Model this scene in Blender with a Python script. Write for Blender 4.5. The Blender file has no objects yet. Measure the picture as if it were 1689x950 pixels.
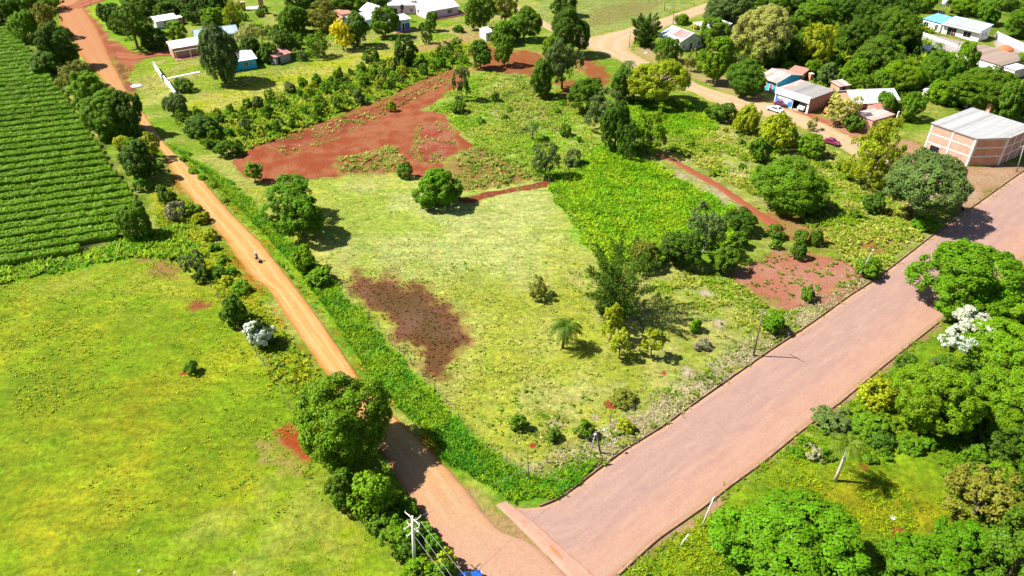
import bpy, bmesh, math, random
import numpy as np
from mathutils import Vector

# ------------------------------------------------------------------ camera, sky, sun, exposure
scene = bpy.context.scene
COL = scene.collection
FPX, PITCH, CAMH = 1206.0, math.radians(35.0), 70.0
cam_d = bpy.data.cameras.new('camera')
cam_d.sensor_width = 36.0
cam_d.lens = 36.0 * FPX / 1689.0
cam_d.clip_start, cam_d.clip_end = 0.5, 12000.0
cam = bpy.data.objects.new('camera', cam_d)
cam.location = (0, 0, CAMH)
cam.rotation_euler = (math.pi / 2 - PITCH, 0, 0)
COL.objects.link(cam)
scene.camera = cam

SUN_ELEV = math.radians(51.0)
SUN_DIR = Vector((-math.cos(SUN_ELEV) * 0.9955, math.cos(SUN_ELEV) * 0.095, math.sin(SUN_ELEV)))   # towards the sun
world = bpy.data.worlds.new('World')
scene.world = world
world.use_nodes = True
wn = world.node_tree.nodes
sky = wn.new('ShaderNodeTexSky')
sky.sky_type = 'NISHITA'
sky.sun_disc = False
sky.sun_elevation = SUN_ELEV
sky.sun_rotation = math.atan2(SUN_DIR.x, SUN_DIR.y)
bgn = wn['Background']
bgn.inputs['Strength'].default_value = 0.058
world.node_tree.links.new(sky.outputs[0], bgn.inputs['Color'])
sun_d = bpy.data.lights.new('sun', 'SUN')
sun_d.energy = 5.0
sun_d.angle = math.radians(0.5)
sun_d.color = (1.0, 0.955, 0.87)
sun = bpy.data.objects.new('sun', sun_d)
sun.rotation_euler = SUN_DIR.to_track_quat('Z', 'Y').to_euler()
sun.location = (0, 0, 200)
COL.objects.link(sun)
scene.view_settings.view_transform = 'Standard'
scene.view_settings.look = 'None'
scene.view_settings.gamma = 1.0
scene.view_settings.use_curve_mapping = False
scene.view_settings.exposure = 1.5
scene.render.engine = 'CYCLES'
scene.cycles.max_bounces = 5
scene.cycles.diffuse_bounces = 2
scene.cycles.transmission_bounces = 3
scene.cycles.use_adaptive_sampling = True
KEXP = 3.35            # scene-linear brightness of a white sunlit level surface

rng = np.random.default_rng(7)
random.seed(7)
SIN, COS = math.sin(PITCH), math.cos(PITCH)


def P(x, y, z=0.0):
    """world point at height z seen at photo pixel (x, y)"""
    u, v = (x - 844.5) / FPX, (475.0 - y) / FPX
    d = np.array([u, COS + v * SIN, -SIN + v * COS])
    return np.array([0, 0, CAMH]) + d * ((z - CAMH) / d[2])


def scale_at(pt):
    """photo pixels per metre at a world point"""
    dep = pt[1] * COS - (pt[2] - CAMH) * SIN
    return FPX / dep


def lin(c):
    c = np.asarray(c, float) / 255.0
    return np.where(c <= 0.04045, c / 12.92, ((c + 0.055) / 1.055) ** 2.4)


def ALB(r, g, b):
    return np.clip(lin((r, g, b)) / KEXP, 0.003, 0.85)


# ------------------------------------------------------------------ noise
def vnoise(x, y, seed=0):
    x = np.asarray(x, float); y = np.asarray(y, float)
    xi, yi = np.floor(x).astype(np.int64), np.floor(y).astype(np.int64)
    fx, fy = x - xi, y - yi
    fx, fy = fx * fx * (3 - 2 * fx), fy * fy * (3 - 2 * fy)

    def h(a, b):
        n = (a * 374761393 + b * 668265263 + seed * 974711) & 0xFFFFFFFF
        n = ((n ^ (n >> 13)) * 1274126177) & 0xFFFFFFFF
        return ((n ^ (n >> 16)) & 0xFFFF) / 65535.0
    return (h(xi, yi) * (1 - fx) + h(xi + 1, yi) * fx) * (1 - fy) + (h(xi, yi + 1) * (1 - fx) + h(xi + 1, yi + 1) * fx) * fy


def fbm(x, y, oct=4, seed=0):
    s, a, t = 0, 0.5, 0
    for i in range(oct):
        q, k = 0.6 + 1.1 * i, 2 ** i
        s = s + a * vnoise((x * math.cos(q) - y * math.sin(q)) * k + 17 * i, (x * math.sin(q) + y * math.cos(q)) * k - 31 * i, seed + i)
        t += a
        a *= 0.55
    return s / t            # 0..1


def sdist(px, py, poly):
    """signed distance, positive inside"""
    poly = np.asarray(poly, float)
    d2 = np.full(px.shape, 1e18)
    ins = np.zeros(px.shape, bool)
    n = len(poly)
    for i in range(n):
        ax, ay = poly[i]; bx, by = poly[(i + 1) % n]
        ex, ey = bx - ax, by - ay
        L = ex * ex + ey * ey + 1e-12
        t = np.clip(((px - ax) * ex + (py - ay) * ey) / L, 0, 1)
        d2 = np.minimum(d2, (px - ax - t * ex) ** 2 + (py - ay - t * ey) ** 2)
        c = (ay > py) != (by > py)
        if abs(ey) > 1e-12:
            ins ^= c & (px < (ex) * (py - ay) / ey + ax)
    d = np.sqrt(d2)
    return np.where(ins, d, -d)


def wpoly(pts):
    return np.array([P(*q)[:2] for q in pts])


def sstep(x):
    x = np.clip(x, 0, 1)
    return x * x * (3 - 2 * x)


# ------------------------------------------------------------------ object helpers
def tag(o, label=None, cat=None, group=None, kind=None):
    if label: o['label'] = label
    if cat: o['category'] = cat
    if group: o['group'] = group
    if kind: o['kind'] = kind
    return o


def link(name, mesh, parent=None, mat=None):
    o = bpy.data.objects.new(name, mesh)
    COL.objects.link(o)
    if parent is not None: o.parent = parent
    if mat is not None:
        for m in (mat if isinstance(mat, (list, tuple)) else [mat]):
            mesh.materials.append(m)
    return o


def empty(name, loc, rz=0.0):
    o = bpy.data.objects.new(name, None)
    o.location = loc
    o.rotation_euler = (0, 0, rz)
    o.empty_display_size = 0.3
    COL.objects.link(o)
    return o


def thing(name, label, cat, loc=(0, 0, 0), rz=0.0, group=None):
    return tag(empty(name, loc, rz), label, cat, group)


def np_mesh(name, V, F, smooth=False, attrs=None, mi=None):
    """V (n,3), F (m,k) all faces of k corners"""
    V = np.asarray(V, np.float32); F = np.asarray(F, np.int32)
    me = bpy.data.meshes.new(name)
    m, k = F.shape
    me.vertices.add(len(V)); me.loops.add(m * k); me.polygons.add(m)
    me.vertices.foreach_set('co', V.ravel())
    me.loops.foreach_set('vertex_index', F.ravel())
    me.polygons.foreach_set('loop_start', np.arange(0, m * k, k, dtype=np.int32))
    me.polygons.foreach_set('loop_total', np.full(m, k, np.int32))
    if smooth: me.polygons.foreach_set('use_smooth', np.ones(m, bool))
    if mi is not None: me.polygons.foreach_set('material_index', np.asarray(mi, np.int32))
    for an, (ty, dat) in (attrs or {}).items():
        a = me.attributes.new(an, ty, 'POINT')
        dat = np.asarray(dat, np.float32)
        if ty == 'FLOAT_COLOR':
            if dat.shape[1] == 3: dat = np.c_[dat, np.ones(len(dat), np.float32)]
            a.data.foreach_set('color', dat.ravel())
        else:
            a.data.foreach_set('value', dat.ravel())
    me.update(calc_edges=True)
    return me


class MB:
    """collects boxes, slabs and tubes into one mesh"""
    def __init__(s):
        s.v, s.f = [], []

    def add(s, V, F):
        o = len(s.v)
        s.v += [tuple(map(float, q)) for q in V]
        s.f += [tuple(i + o for i in q) for q in F]
        return s

    def box(s, x0, y0, z0, x1, y1, z1):
        V = [(x, y, z) for z in (z0, z1) for y in (y0, y1) for x in (x0, x1)]
        return s.add(V, [(0, 2, 3, 1), (4, 5, 7, 6), (0, 1, 5, 4), (2, 6, 7, 3), (0, 4, 6, 2), (1, 3, 7, 5)])

    def slab(s, pts, t):
        """polygon pts (counter-clockwise seen from its outer side) given thickness t inwards"""
        pts = [Vector(p) for p in pts]
        n = Vector((0, 0, 0))
        for i in range(len(pts)):
            n += (pts[i] - pts[0]).cross(pts[(i + 1) % len(pts)] - pts[0])
        n.normalize()
        k = len(pts)
        V = pts + [p - n * t for p in pts]
        F = [tuple(range(k)), tuple(range(2 * k - 1, k - 1, -1))]
        F += [(i, i + k, (i + 1) % k + k, (i + 1) % k) for i in range(k)]
        return s.add(V, F)

    def tube(s, pts, r, n=6, cap=True):
        pts = [Vector(p) for p in pts]
        rs = r if isinstance(r, (list, tuple)) else [r] * len(pts)
        V, F = [], []
        for i, p in enumerate(pts):
            t = (pts[min(i + 1, len(pts) - 1)] - pts[max(i - 1, 0)]).normalized()
            a = t.cross(Vector((0, 0, 1)) if abs(t.z) < 0.9 else Vector((1, 0, 0))).normalized()
            b = t.cross(a)
            for j in range(n):
                q = 2 * math.pi * j / n
                V.append(p + (a * math.cos(q) + b * math.sin(q)) * rs[i])
        for i in range(len(pts) - 1):
            for j in range(n):
                F.append((i * n + j, (i + 1) * n + j, (i + 1) * n + (j + 1) % n, i * n + (j + 1) % n))
        if cap:
            F.append(tuple(range(n)))
            F.append(tuple((len(pts) - 1) * n + j for j in range(n - 1, -1, -1)))
        return s.add(V, F)

    def lathe(s, prof, n=12, origin=(0, 0, 0), axis='z'):
        V, F = [], []
        for r, z in prof:
            for j in range(n):
                q = 2 * math.pi * j / n
                p = (r * math.cos(q), r * math.sin(q), z)
                if axis == 'y': p = (p[0], z, p[1])
                V.append((p[0] + origin[0], p[1] + origin[1], p[2] + origin[2]))
        for i in range(len(prof) - 1):
            for j in range(n):
                F.append((i * n + j, i * n + (j + 1) % n, (i + 1) * n + (j + 1) % n, (i + 1) * n + j))
        F.append(tuple(range(n - 1, -1, -1)))
        F.append(tuple((len(prof) - 1) * n + j for j in range(n)))
        return s.add(V, F)

    def build(s, name, mat, parent=None, smooth=False, bevel=0.0):
        me = bpy.data.meshes.new(name)
        me.from_pydata(s.v, [], s.f)
        bm = bmesh.new(); bm.from_mesh(me)
        bmesh.ops.recalc_face_normals(bm, faces=bm.faces)
        bm.to_mesh(me); bm.free()
        if smooth:
            me.polygons.foreach_set('use_smooth', np.ones(len(me.polygons), bool))
        o = link(name, me, parent, mat)
        if bevel:
            m = o.modifiers.new('bevel', 'BEVEL'); m.width = bevel; m.segments = 2; m.limit_method = 'ANGLE'
        return o


# ------------------------------------------------------------------ materials
def mat_new(name):
    m = bpy.data.materials.new(name)
    m.use_nodes = True
    nt = m.node_tree
    return m, nt, nt.nodes, nt.links, nt.nodes['Principled BSDF']


def N(nt, ty, **kw):
    n = nt.nodes.new(ty)
    for k, v in kw.items():
        if k in n.inputs.keys() if isinstance(k, str) else False:
            n.inputs[k].default_value = v
        else:
            setattr(n, k, v)
    return n


def noise_node(nt, scale, detail=4.0, rough=0.6, coord=None):
    n = nt.nodes.new('ShaderNodeTexNoise')
    n.inputs['Scale'].default_value = scale
    n.inputs['Detail'].default_value = detail
    n.inputs['Roughness'].default_value = rough
    if coord is not None: nt.links.new(coord, n.inputs['Vector'])
    return n


def ramp(nt, src, stops):
    r = nt.nodes.new('ShaderNodeValToRGB')
    e = r.color_ramp.elements
    while len(e) < len(stops): e.new(0.5)
    for q, (p, c) in zip(e, stops):
        q.position = p
        q.color = (c[0], c[1], c[2], 1) if hasattr(c, '__len__') else (c, c, c, 1)
    nt.links.new(src, r.inputs[0])
    return r


def mixc(nt, fac, a, b, mode='MIX'):
    m = nt.nodes.new('ShaderNodeMix')
    m.data_type = 'RGBA'; m.blend_type = mode
    for s, i in ((fac, 0), (a, 6), (b, 7)):
        if hasattr(s, 'is_linked') or isinstance(s, bpy.types.NodeSocket): nt.links.new(s, m.inputs[i])
        elif i == 0: m.inputs[0].default_value = s
        else: m.inputs[i].default_value = (s[0], s[1], s[2], 1)
    return m.outputs[2]


def math_n(nt, op, a, b=None, clamp=False):
    m = nt.nodes.new('ShaderNodeMath'); m.operation = op; m.use_clamp = clamp
    for i, s in enumerate((a, b)):
        if s is None: continue
        if isinstance(s, bpy.types.NodeSocket): nt.links.new(s, m.inputs[i])
        else: m.inputs[i].default_value = s
    return m.outputs[0]


def bump(nt, h, strength, dist, bsdf):
    b = nt.nodes.new('ShaderNodeBump')
    b.inputs['Strength'].default_value = strength
    b.inputs['Distance'].default_value = dist
    nt.links.new(h, b.inputs['Height'])
    nt.links.new(b.outputs[0], bsdf.inputs['Normal'])


def attr(nt, name, ty='GEOMETRY'):
    a = nt.nodes.new('ShaderNodeAttribute'); a.attribute_name = name; a.attribute_type = ty
    return a


def worn(name, col, col2=None, scale=1.2, rough=0.8, amt=0.5, bumpd=0.0, spec=0.3, stretch=None, metal=0.0):
    """a plain surface with uneven dirt and wear"""
    m, nt, nd, lk, b = mat_new(name)
    tc = nd.new('ShaderNodeTexCoord').outputs['Object']
    if stretch:
        mp = nd.new('ShaderNodeMapping'); mp.inputs['Scale'].default_value = stretch
        lk.new(tc, mp.inputs[0]); tc = mp.outputs[0]
    n = noise_node(nt, scale, 5, 0.65, tc)
    col = np.asarray(col, float)
    c2 = np.asarray(col2 if col2 is not None else col * 0.72, float)
    r = ramp(nt, n.outputs[0], [(0.38, 0.0), (0.68, 1.0)])
    f = math_n(nt, 'MULTIPLY', r.outputs[0], amt)
    c = mixc(nt, f, col, c2)
    n2 = noise_node(nt, scale * 9, 3, 0.6, tc)
    v = ramp(nt, n2.outputs[0], [(0.3, 0.86), (0.7, 1.08)])
    c = mixc(nt, 1.0, c, v.outputs[0], 'MULTIPLY')
    lk.new(c, b.inputs['Base Color'])
    b.inputs['Roughness'].default_value = rough
    b.inputs['Specular IOR Level'].default_value = spec
    b.inputs['Metallic'].default_value = metal
    if bumpd: bump(nt, n2.outputs[0], 0.6, bumpd, b)
    return m


def sheet_roof(name, col, col2=None, pitch=0.6, axis=0, amt=0.5, rough=0.45, tint=None):
    """corrugated sheet: ridges along one local axis, lengths of sheet in uneven tones, streaks of dirt"""
    m, nt, nd, lk, b = mat_new(name)
    tc = nd.new('ShaderNodeTexCoord').outputs['Object']
    sx = nd.new('ShaderNodeSeparateXYZ'); lk.new(tc, sx.inputs[0])
    across = sx.outputs[axis]
    col = np.asarray(col, float)
    c2 = np.asarray(col2 if col2 is not None else col * 0.6, float)
    mp = nd.new('ShaderNodeMapping')
    mp.inputs['Scale'].default_value = (2.5, 0.25, 0.25) if axis == 0 else (0.25, 2.5, 0.25)
    lk.new(tc, mp.inputs[0])
    n = noise_node(nt, 0.9, 5, 0.65, mp.outputs[0])
    r = ramp(nt, n.outputs[0], [(0.4, 0.0), (0.66, 1.0)])
    c = mixc(nt, math_n(nt, 'MULTIPLY', r.outputs[0], amt), col, c2)
    # sheet to sheet tone
    fl = math_n(nt, 'FLOOR', math_n(nt, 'MULTIPLY', across, 1.0 / 1.05))
    wn_ = nd.new('ShaderNodeTexWhiteNoise'); wn_.noise_dimensions = '1D'; lk.new(fl, wn_.inputs['W'])
    vv = ramp(nt, wn_.outputs[0], [(0.0, 0.74), (1.0, 1.04)])
    c = mixc(nt, 1.0, c, vv.outputs[0], 'MULTIPLY')
    n3 = noise_node(nt, 1.3, 4, 0.6, tc)
    c = mixc(nt, 1.0, c, ramp(nt, n3.outputs[0], [(0.3, 0.9), (0.7, 1.05)]).outputs[0], 'MULTIPLY')
    lk.new(c, b.inputs['Base Color'])
    b.inputs['Roughness'].default_value = rough
    b.inputs['Specular IOR Level'].default_value = 0.3
    w = math_n(nt, 'SINE', math_n(nt, 'MULTIPLY', across, 2 * math.pi / pitch))
    bump(nt, w, 0.5, 0.05, b)
    return m


def brick_mat(name, c1, c2, mortar, sc=1.0):
    m, nt, nd, lk, b = mat_new(name)
    tc = nd.new('ShaderNodeTexCoord').outputs['Object']
    sx = nd.new('ShaderNodeSeparateXYZ'); lk.new(tc, sx.inputs[0])
    cx = nd.new('ShaderNodeCombineXYZ')
    lk.new(math_n(nt, 'ADD', sx.outputs[0], sx.outputs[1]), cx.inputs[0])
    lk.new(sx.outputs[2], cx.inputs[1])
    br = nd.new('ShaderNodeTexBrick')
    lk.new(cx.outputs[0], br.inputs['Vector'])
    br.inputs['Scale'].default_value = 1.0 / sc
    br.inputs['Brick Width'].default_value = 0.34
    br.inputs['Row Height'].default_value = 0.2
    br.inputs['Mortar Size'].default_value = 0.018
    br.inputs['Color1'].default_value = (*c1, 1); br.inputs['Color2'].default_value = (*c2, 1)
    br.inputs['Mortar'].default_value = (*mortar, 1)
    n = noise_node(nt, 0.7, 5, 0.65, tc)
    v = ramp(nt, n.outputs[0], [(0.3, 0.7), (0.7, 1.12)])
    c = mixc(nt, 1.0, br.outputs[0], v.outputs[0], 'MULTIPLY')
    lk.new(c, b.inputs['Base Color'])
    b.inputs['Roughness'].default_value = 0.9
    bump(nt, br.outputs['Fac'], -0.4, 0.02, b)
    return m


def leaf_mat(name, per_object=True):
    m, nt, nd, lk, b = mat_new(name)
    a = attr(nt, 'leaf')                                    # one random number per leaf
    if per_object:
        src = nd.new('ShaderNodeObjectInfo').outputs['Color']
    else:
        src = attr(nt, 'Col').outputs['Color']
    nrm = None
    if not per_object:                                      # soft grass: normals bent towards the sky
        ge = nd.new('ShaderNodeNewGeometry')
        v1 = nd.new('ShaderNodeVectorMath'); v1.operation = 'SCALE'; v1.inputs['Scale'].default_value = 0.32
        lk.new(ge.outputs['Normal'], v1.inputs[0])
        v2 = nd.new('ShaderNodeVectorMath'); v2.operation = 'ADD'; v2.inputs[1].default_value = (0, 0, 0.75)
        lk.new(v1.outputs[0], v2.inputs[0])
        v3 = nd.new('ShaderNodeVectorMath'); v3.operation = 'NORMALIZE'; lk.new(v2.outputs[0], v3.inputs[0])
        nrm = v3.outputs[0]
        lk.new(nrm, b.inputs['Normal'])
    hs = nd.new('ShaderNodeHueSaturation')
    lk.new(src, hs.inputs['Color'])
    lk.new(ramp(nt, a.outputs['Fac'], [(0, 0.482), (1, 0.522)]).outputs[0], hs.inputs['Hue'])
    lk.new(ramp(nt, a.outputs['Fac'], [(0, 0.55), (0.5, 0.95), (1, 1.5)]).outputs[0], hs.inputs['Value'])
    b.inputs['Roughness'].default_value = 0.55
    b.inputs['Specular IOR Level'].default_value = 0.1
    lk.new(hs.outputs[0], b.inputs['Base Color'])
    tr = nd.new('ShaderNodeBsdfTranslucent')
    g = nd.new('ShaderNodeHueSaturation'); g.inputs['Value'].default_value = 1.25; g.inputs['Hue'].default_value = 0.49
    lk.new(hs.outputs[0], g.inputs['Color']); lk.new(g.outputs[0], tr.inputs['Color'])
    mx = nd.new('ShaderNodeMixShader'); mx.inputs[0].default_value = 0.3
    lk.new(b.outputs[0], mx.inputs[1]); lk.new(tr.outputs[0], mx.inputs[2])
    lk.new(mx.outputs[0], nd['Material Output'].inputs['Surface'])
    return m


M = {}
M['leaf'] = leaf_mat('leaf')
M['blade'] = leaf_mat('blade', False)
M['bark'] = worn('bark', (0.16, 0.115, 0.075), (0.07, 0.05, 0.035), 6, 0.95, 0.8, 0.02)
M['pale_bark'] = worn('pale_bark', (0.5, 0.46, 0.4), (0.25, 0.22, 0.19), 6, 0.95, 0.6, 0.02)
M['wood'] = worn('old_wood', (0.19, 0.14, 0.10), (0.09, 0.065, 0.05), 5, 0.9, 0.7, 0.01, stretch=(3, 3, .4))
M['grey_wood'] = worn('grey_wood', (0.33, 0.31, 0.29), (0.16, 0.15, 0.14), 4, 0.9, 0.7, 0.01, stretch=(4, 4, .3))
M['white_wood'] = worn('white_wood', (0.7, 0.66, 0.6), (0.36, 0.31, 0.27), 3, 0.85, 0.6, 0.01, stretch=(5, 5, .3))
M['concrete'] = worn('concrete', (0.5, 0.47, 0.43), (0.3, 0.26, 0.22), 2, 0.9, 0.6, 0.01)
M['pale_concrete'] = worn('pale_concrete', (0.66, 0.62, 0.56), (0.42, 0.33, 0.27), 1.3, 0.9, 0.6, 0.01)
M['white'] = worn('white_plaster', (0.78, 0.76, 0.73), (0.55, 0.48, 0.42), 0.8, 0.85, 0.5, 0.005)
M['dirty_white'] = worn('dirty_white', (0.62, 0.6, 0.57), (0.3, 0.28, 0.27), 1.0, 0.85, 0.8, 0.005)
M['pink'] = worn('pink_plaster', (0.70, 0.47, 0.55), (0.55, 0.36, 0.42), 0.8, 0.85, 0.5)
M['light_blue'] = worn('light_blue_plaster', (0.50, 0.64, 0.72), (0.34, 0.46, 0.54), 0.8, 0.85, 0.5)
M['turquoise'] = worn('turquoise_paint', (0.03, 0.40, 0.66), (0.03, 0.30, 0.52), 0.9, 0.7, 0.5)
M['blue'] = worn('blue_paint', (0.025, 0.20, 0.62), (0.03, 0.13, 0.42), 0.9, 0.6, 0.5)
M['blue_door'] = worn('blue_door', (0.035, 0.06, 0.42), (0.03, 0.05, 0.25), 2, 0.5, 0.5)
M['red_trim'] = worn('red_floor', (0.36, 0.10, 0.10), (0.22, 0.06, 0.06), 2, 0.7, 0.5)
M['salmon'] = worn('salmon_plaster', (0.55, 0.27, 0.18), (0.36, 0.16, 0.10), 1, 0.9, 0.6)
M['brick'] = brick_mat('brick', (0.36, 0.13, 0.075), (0.46, 0.19, 0.11), (0.42, 0.33, 0.27))
M['pale_brick'] = brick_mat('pale_brick', (0.40, 0.19, 0.125), (0.48, 0.24, 0.165), (0.44, 0.34, 0.28))
M['orange_brick'] = brick_mat('orange_brick', (0.50, 0.18, 0.075), (0.58, 0.25, 0.12), (0.45, 0.33, 0.25))
M['dark'] = worn('dark_opening', (0.012, 0.012, 0.014), (0.006, 0.006, 0.008), 2, 0.5, 0.4)
M['glass'] = worn('window_glass', (0.02, 0.028, 0.035), (0.012, 0.016, 0.02), 1, 0.08, 0.3, spec=0.6)
M['rubber'] = worn('rubber', (0.02, 0.02, 0.02), (0.03, 0.025, 0.02), 9, 0.9, 0.5)
M['steel'] = worn('steel', (0.42, 0.42, 0.43), (0.3, 0.28, 0.27), 5, 0.4, 0.5, metal=0.7)
M['iron'] = worn('dark_iron', (0.06, 0.06, 0.065), (0.11, 0.06, 0.04), 5, 0.6, 0.5)
M['wire'] = worn('aluminium_wire', (0.30, 0.30, 0.30), (0.2, 0.2, 0.2), 3, 0.5, 0.3)
M['fence_wire'] = worn('rusty_wire', (0.12, 0.10, 0.08), (0.08, 0.05, 0.04), 3, 0.8, 0.3)
M['porcelain'] = worn('porcelain', (0.75, 0.75, 0.74), (0.5, 0.5, 0.5), 5, 0.25, 0.3, spec=0.5)
M['roof_white'] = sheet_roof('white_sheet_roof', (0.62, 0.63, 0.65), (0.42, 0.36, 0.33), amt=0.5)
M['roof_white_y'] = sheet_roof('white_sheet_roof_y', (0.74, 0.75, 0.76), (0.5, 0.46, 0.43), axis=1, amt=0.4)
M['roof_blue'] = sheet_roof('pale_blue_sheet_roof', (0.25, 0.34, 0.42), (0.46, 0.50, 0.53), amt=0.55)
M['roof_bright_blue'] = sheet_roof('bright_blue_sheet_roof', (0.08, 0.32, 0.62), (0.35, 0.52, 0.68), amt=0.4)
M['roof_red'] = sheet_roof('red_sheet_roof', (0.37, 0.12, 0.11), (0.62, 0.42, 0.38), amt=0.5)
M['roof_rust'] = sheet_roof('rusty_sheet_roof', (0.48, 0.38, 0.35), (0.30, 0.12, 0.09), amt=0.85)
M['roof_grey'] = sheet_roof('grey_sheet_roof', (0.24, 0.225, 0.215), (0.18, 0.16, 0.15), amt=0.4)
M['roof_pale_grey'] = sheet_roof('pale_grey_sheet_roof', (0.31, 0.305, 0.30), (0.24, 0.225, 0.215), pitch=0.9, amt=0.5)
M['roof_brown'] = sheet_roof('brown_sheet_roof', (0.26, 0.19, 0.15), (0.21, 0.15, 0.12), amt=0.4, pitch=0.3)
M['roof_tile'] = worn('clay_tile', (0.36, 0.15, 0.11), (0.22, 0.09, 0.07), 2.5, 0.85, 0.7, 0.02)
M['red_soil'] = worn('heaped_soil', (0.45, 0.12, 0.05), (0.34, 0.08, 0.035), 2, 0.95, 0.7, 0.05)
M['plastic_black'] = worn('black_plastic', (0.02, 0.02, 0.022), None, 2, 0.45, 0.3)
M['plastic_white'] = worn('white_plastic', (0.72, 0.72, 0.72), (0.5, 0.5, 0.5), 2, 0.5, 0.3)
M['skin'] = worn('skin', (0.36, 0.19, 0.12), (0.3, 0.15, 0.09), 8, 0.6, 0.3)
M['hair'] = worn('hair', (0.015, 0.011, 0.009), None, 20, 0.6, 0.3)


def paint(name, c):
    m, nt, nd, lk, b = mat_new(name)
    tc = nd.new('ShaderNodeTexCoord').outputs['Object']
    n = noise_node(nt, 2.5, 4, 0.6, tc)
    v = ramp(nt, n.outputs[0], [(0.35, 0.8), (0.65, 1.05)])
    lk.new(mixc(nt, 1.0, c, v.outputs[0], 'MULTIPLY'), b.inputs['Base Color'])
    b.inputs['Roughness'].default_value = 0.35
    b.inputs['Coat Weight'].default_value = 0.4
    return m


def cloth(name, c):
    return worn(name, c, np.asarray(c) * 0.6, 6, 0.9, 0.6)

# ------------------------------------------------------------------ ground
DIRT_L = [(60, -40), (96, 0), (97, 38), (116, 64), (133, 91), (161, 121), (186, 152), (222, 194), (252, 232), (265, 246), (293, 299), (328, 342), (369, 393),
          (417, 459), (440, 472), (484, 539), (522, 595), (541, 620), (585, 682), (629, 742), (662, 799), (687, 835), (725, 886), (758, 934), (772, 962), (800, 1010)]
DIRT_R = [(84, -40), (131, 0), (143, 20), (158, 42), (170, 66), (181, 92), (196, 122), (213, 156), (240, 190), (262, 222), (274, 240), (333, 294), (382, 352),
          (430, 398), (468, 446), (486, 470), (522, 518), (562, 577), (597, 628), (625, 660), (655, 690), (712, 745), (756, 790), (792, 836), (820, 872), (848, 886), (876, 893), (916, 932), (958, 974), (1000, 1010)]
PAVE_L = [(826, 832), (858, 838), (891, 836), (924, 823), (955, 800), (993, 770), (1033, 741), (1089, 707), (1171, 648), (1237, 602), (1270, 579), (1335, 536), (1402, 488),
          (1435, 467), (1480, 434), (1539, 388), (1600, 345), (1660, 302), (1740, 246), (1850, 165)]
PAVE_R = [(975, 968), (990, 966), (1018, 947), (1082, 888), (1156, 837), (1204, 799), (1257, 761), (1320, 709), (1386, 661), (1450, 607), (1514, 556),
          (1550, 528), (1640, 462), (1700, 415), (1760, 370), (1850, 305), (1950, 228)]
UP_L = [(1175, 2), (1140, 13), (1082, 33), (1031, 48), (972, 61), (962, 72), (972, 80), (1018, 98), (1061, 118), (1095, 130), (1128, 144), (1171, 166), (1217, 182), (1259, 190), (1315, 206), (1379, 240), (1405, 255), (1440, 280), (1475, 312), (1500, 345)]
UP_R = [(1205, 4), (1158, 24), (1120, 38), (1082, 50), (1050, 62), (1040, 78), (1046, 88), (1075, 103), (1100, 114), (1128, 127), (1171, 146), (1217, 159), (1259, 166), (1315, 184), (1379, 212), (1425, 238), (1475, 262), (1520, 290), (1560, 325)]
SIDE_L = [(846, 12), (880, 36), (905, 50), (940, 64), (975, 82)]
SIDE_R = [(868, 12), (893, 30), (915, 44), (950, 58), (990, 62)]
BRANCH_L = [(116, 22), (135, 14), (175, 0), (230, -18)]
BRANCH_R = [(100, 8), (128, 2), (160, -10), (205, -24)]
DRIVE_L = [(196, 98), (225, 99), (262, 92), (285, 92)]
DRIVE_R = [(190, 84), (222, 88), (255, 84), (285, 84)]
TRAIL_L = [(1078, 256), (1110, 270), (1140, 289), (1180, 311), (1215, 336), (1250, 362), (1285, 385)]
TRAIL_R = [(1084, 249), (1118, 262), (1150, 280), (1190, 301), (1226, 326), (1262, 350), (1300, 372)]


TRAIL_L, TRAIL_R = [(a[0] * .82 + b[0] * .18, a[1] * .82 + b[1] * .18) for a, b in zip(TRAIL_L, TRAIL_R)], [(b[0] * .82 + a[0] * .18, b[1] * .82 + a[1] * .18) for a, b in zip(TRAIL_L, TRAIL_R)]


def strip_poly(l, r):
    return wpoly(list(l) + list(r)[::-1])


ROADS = [strip_poly(DIRT_L, DIRT_R), strip_poly(PAVE_L, PAVE_R), strip_poly(UP_L, UP_R), strip_poly(SIDE_L, SIDE_R),
         strip_poly(BRANCH_L, BRANCH_R), strip_poly(DRIVE_L, DRIVE_R), strip_poly(TRAIL_L, TRAIL_R)]

R_ = {}                                   # regions in world metres, traced once from the photograph
R_['left_pasture'] = [(-140, 480), (0, 470), (60, 455), (230, 425), (320, 428), (400, 520), (470, 620), (530, 720), (560, 800), (640, 880), (690, 960), (690, 1010), (-140, 1010)]
R_['field_edge'] = [(-140, 470), (0, 444), (110, 426), (232, 386), (300, 372), (340, 430), (230, 424), (60, 456), (-140, 490)]
R_['verge_left'] = [(252, 285), (296, 330), (420, 475), (535, 625), (600, 705), (540, 740), (470, 640), (395, 540), (318, 430), (262, 370)]
R_['verge_right'] = [(278, 238), (380, 300), (480, 400), (560, 480), (640, 575), (706, 640), (795, 735), (872, 788), (985, 758), (975, 775), (925, 822), (850, 834), (790, 790), (720, 735), (640, 660), (560, 565), (480, 458), (370, 335)]
R_['lot'] = [(400, 310), (540, 294), (650, 286), (905, 302), (995, 430), (1010, 520), (1060, 500), (1250, 540), (1180, 640), (1000, 756), (870, 785), (795, 733), (700, 630), (565, 468), (505, 425)]
R_['lot_pale'] = [(900, 400), (990, 430), (1010, 520), (1060, 490), (1250, 560), (1010, 752), (870, 786), (800, 738), (820, 660), (930, 610), (900, 480)]
R_['lot_top'] = [(520, 300), (900, 305), (960, 400), (900, 470), (760, 470), (560, 440), (530, 380)]
R_['straw'] = [(852, 776), (965, 734), (1100, 650), (1222, 566), (1318, 508), (1405, 458), (1432, 466), (1270, 580), (1090, 706), (990, 769), (930, 800)]
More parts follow.
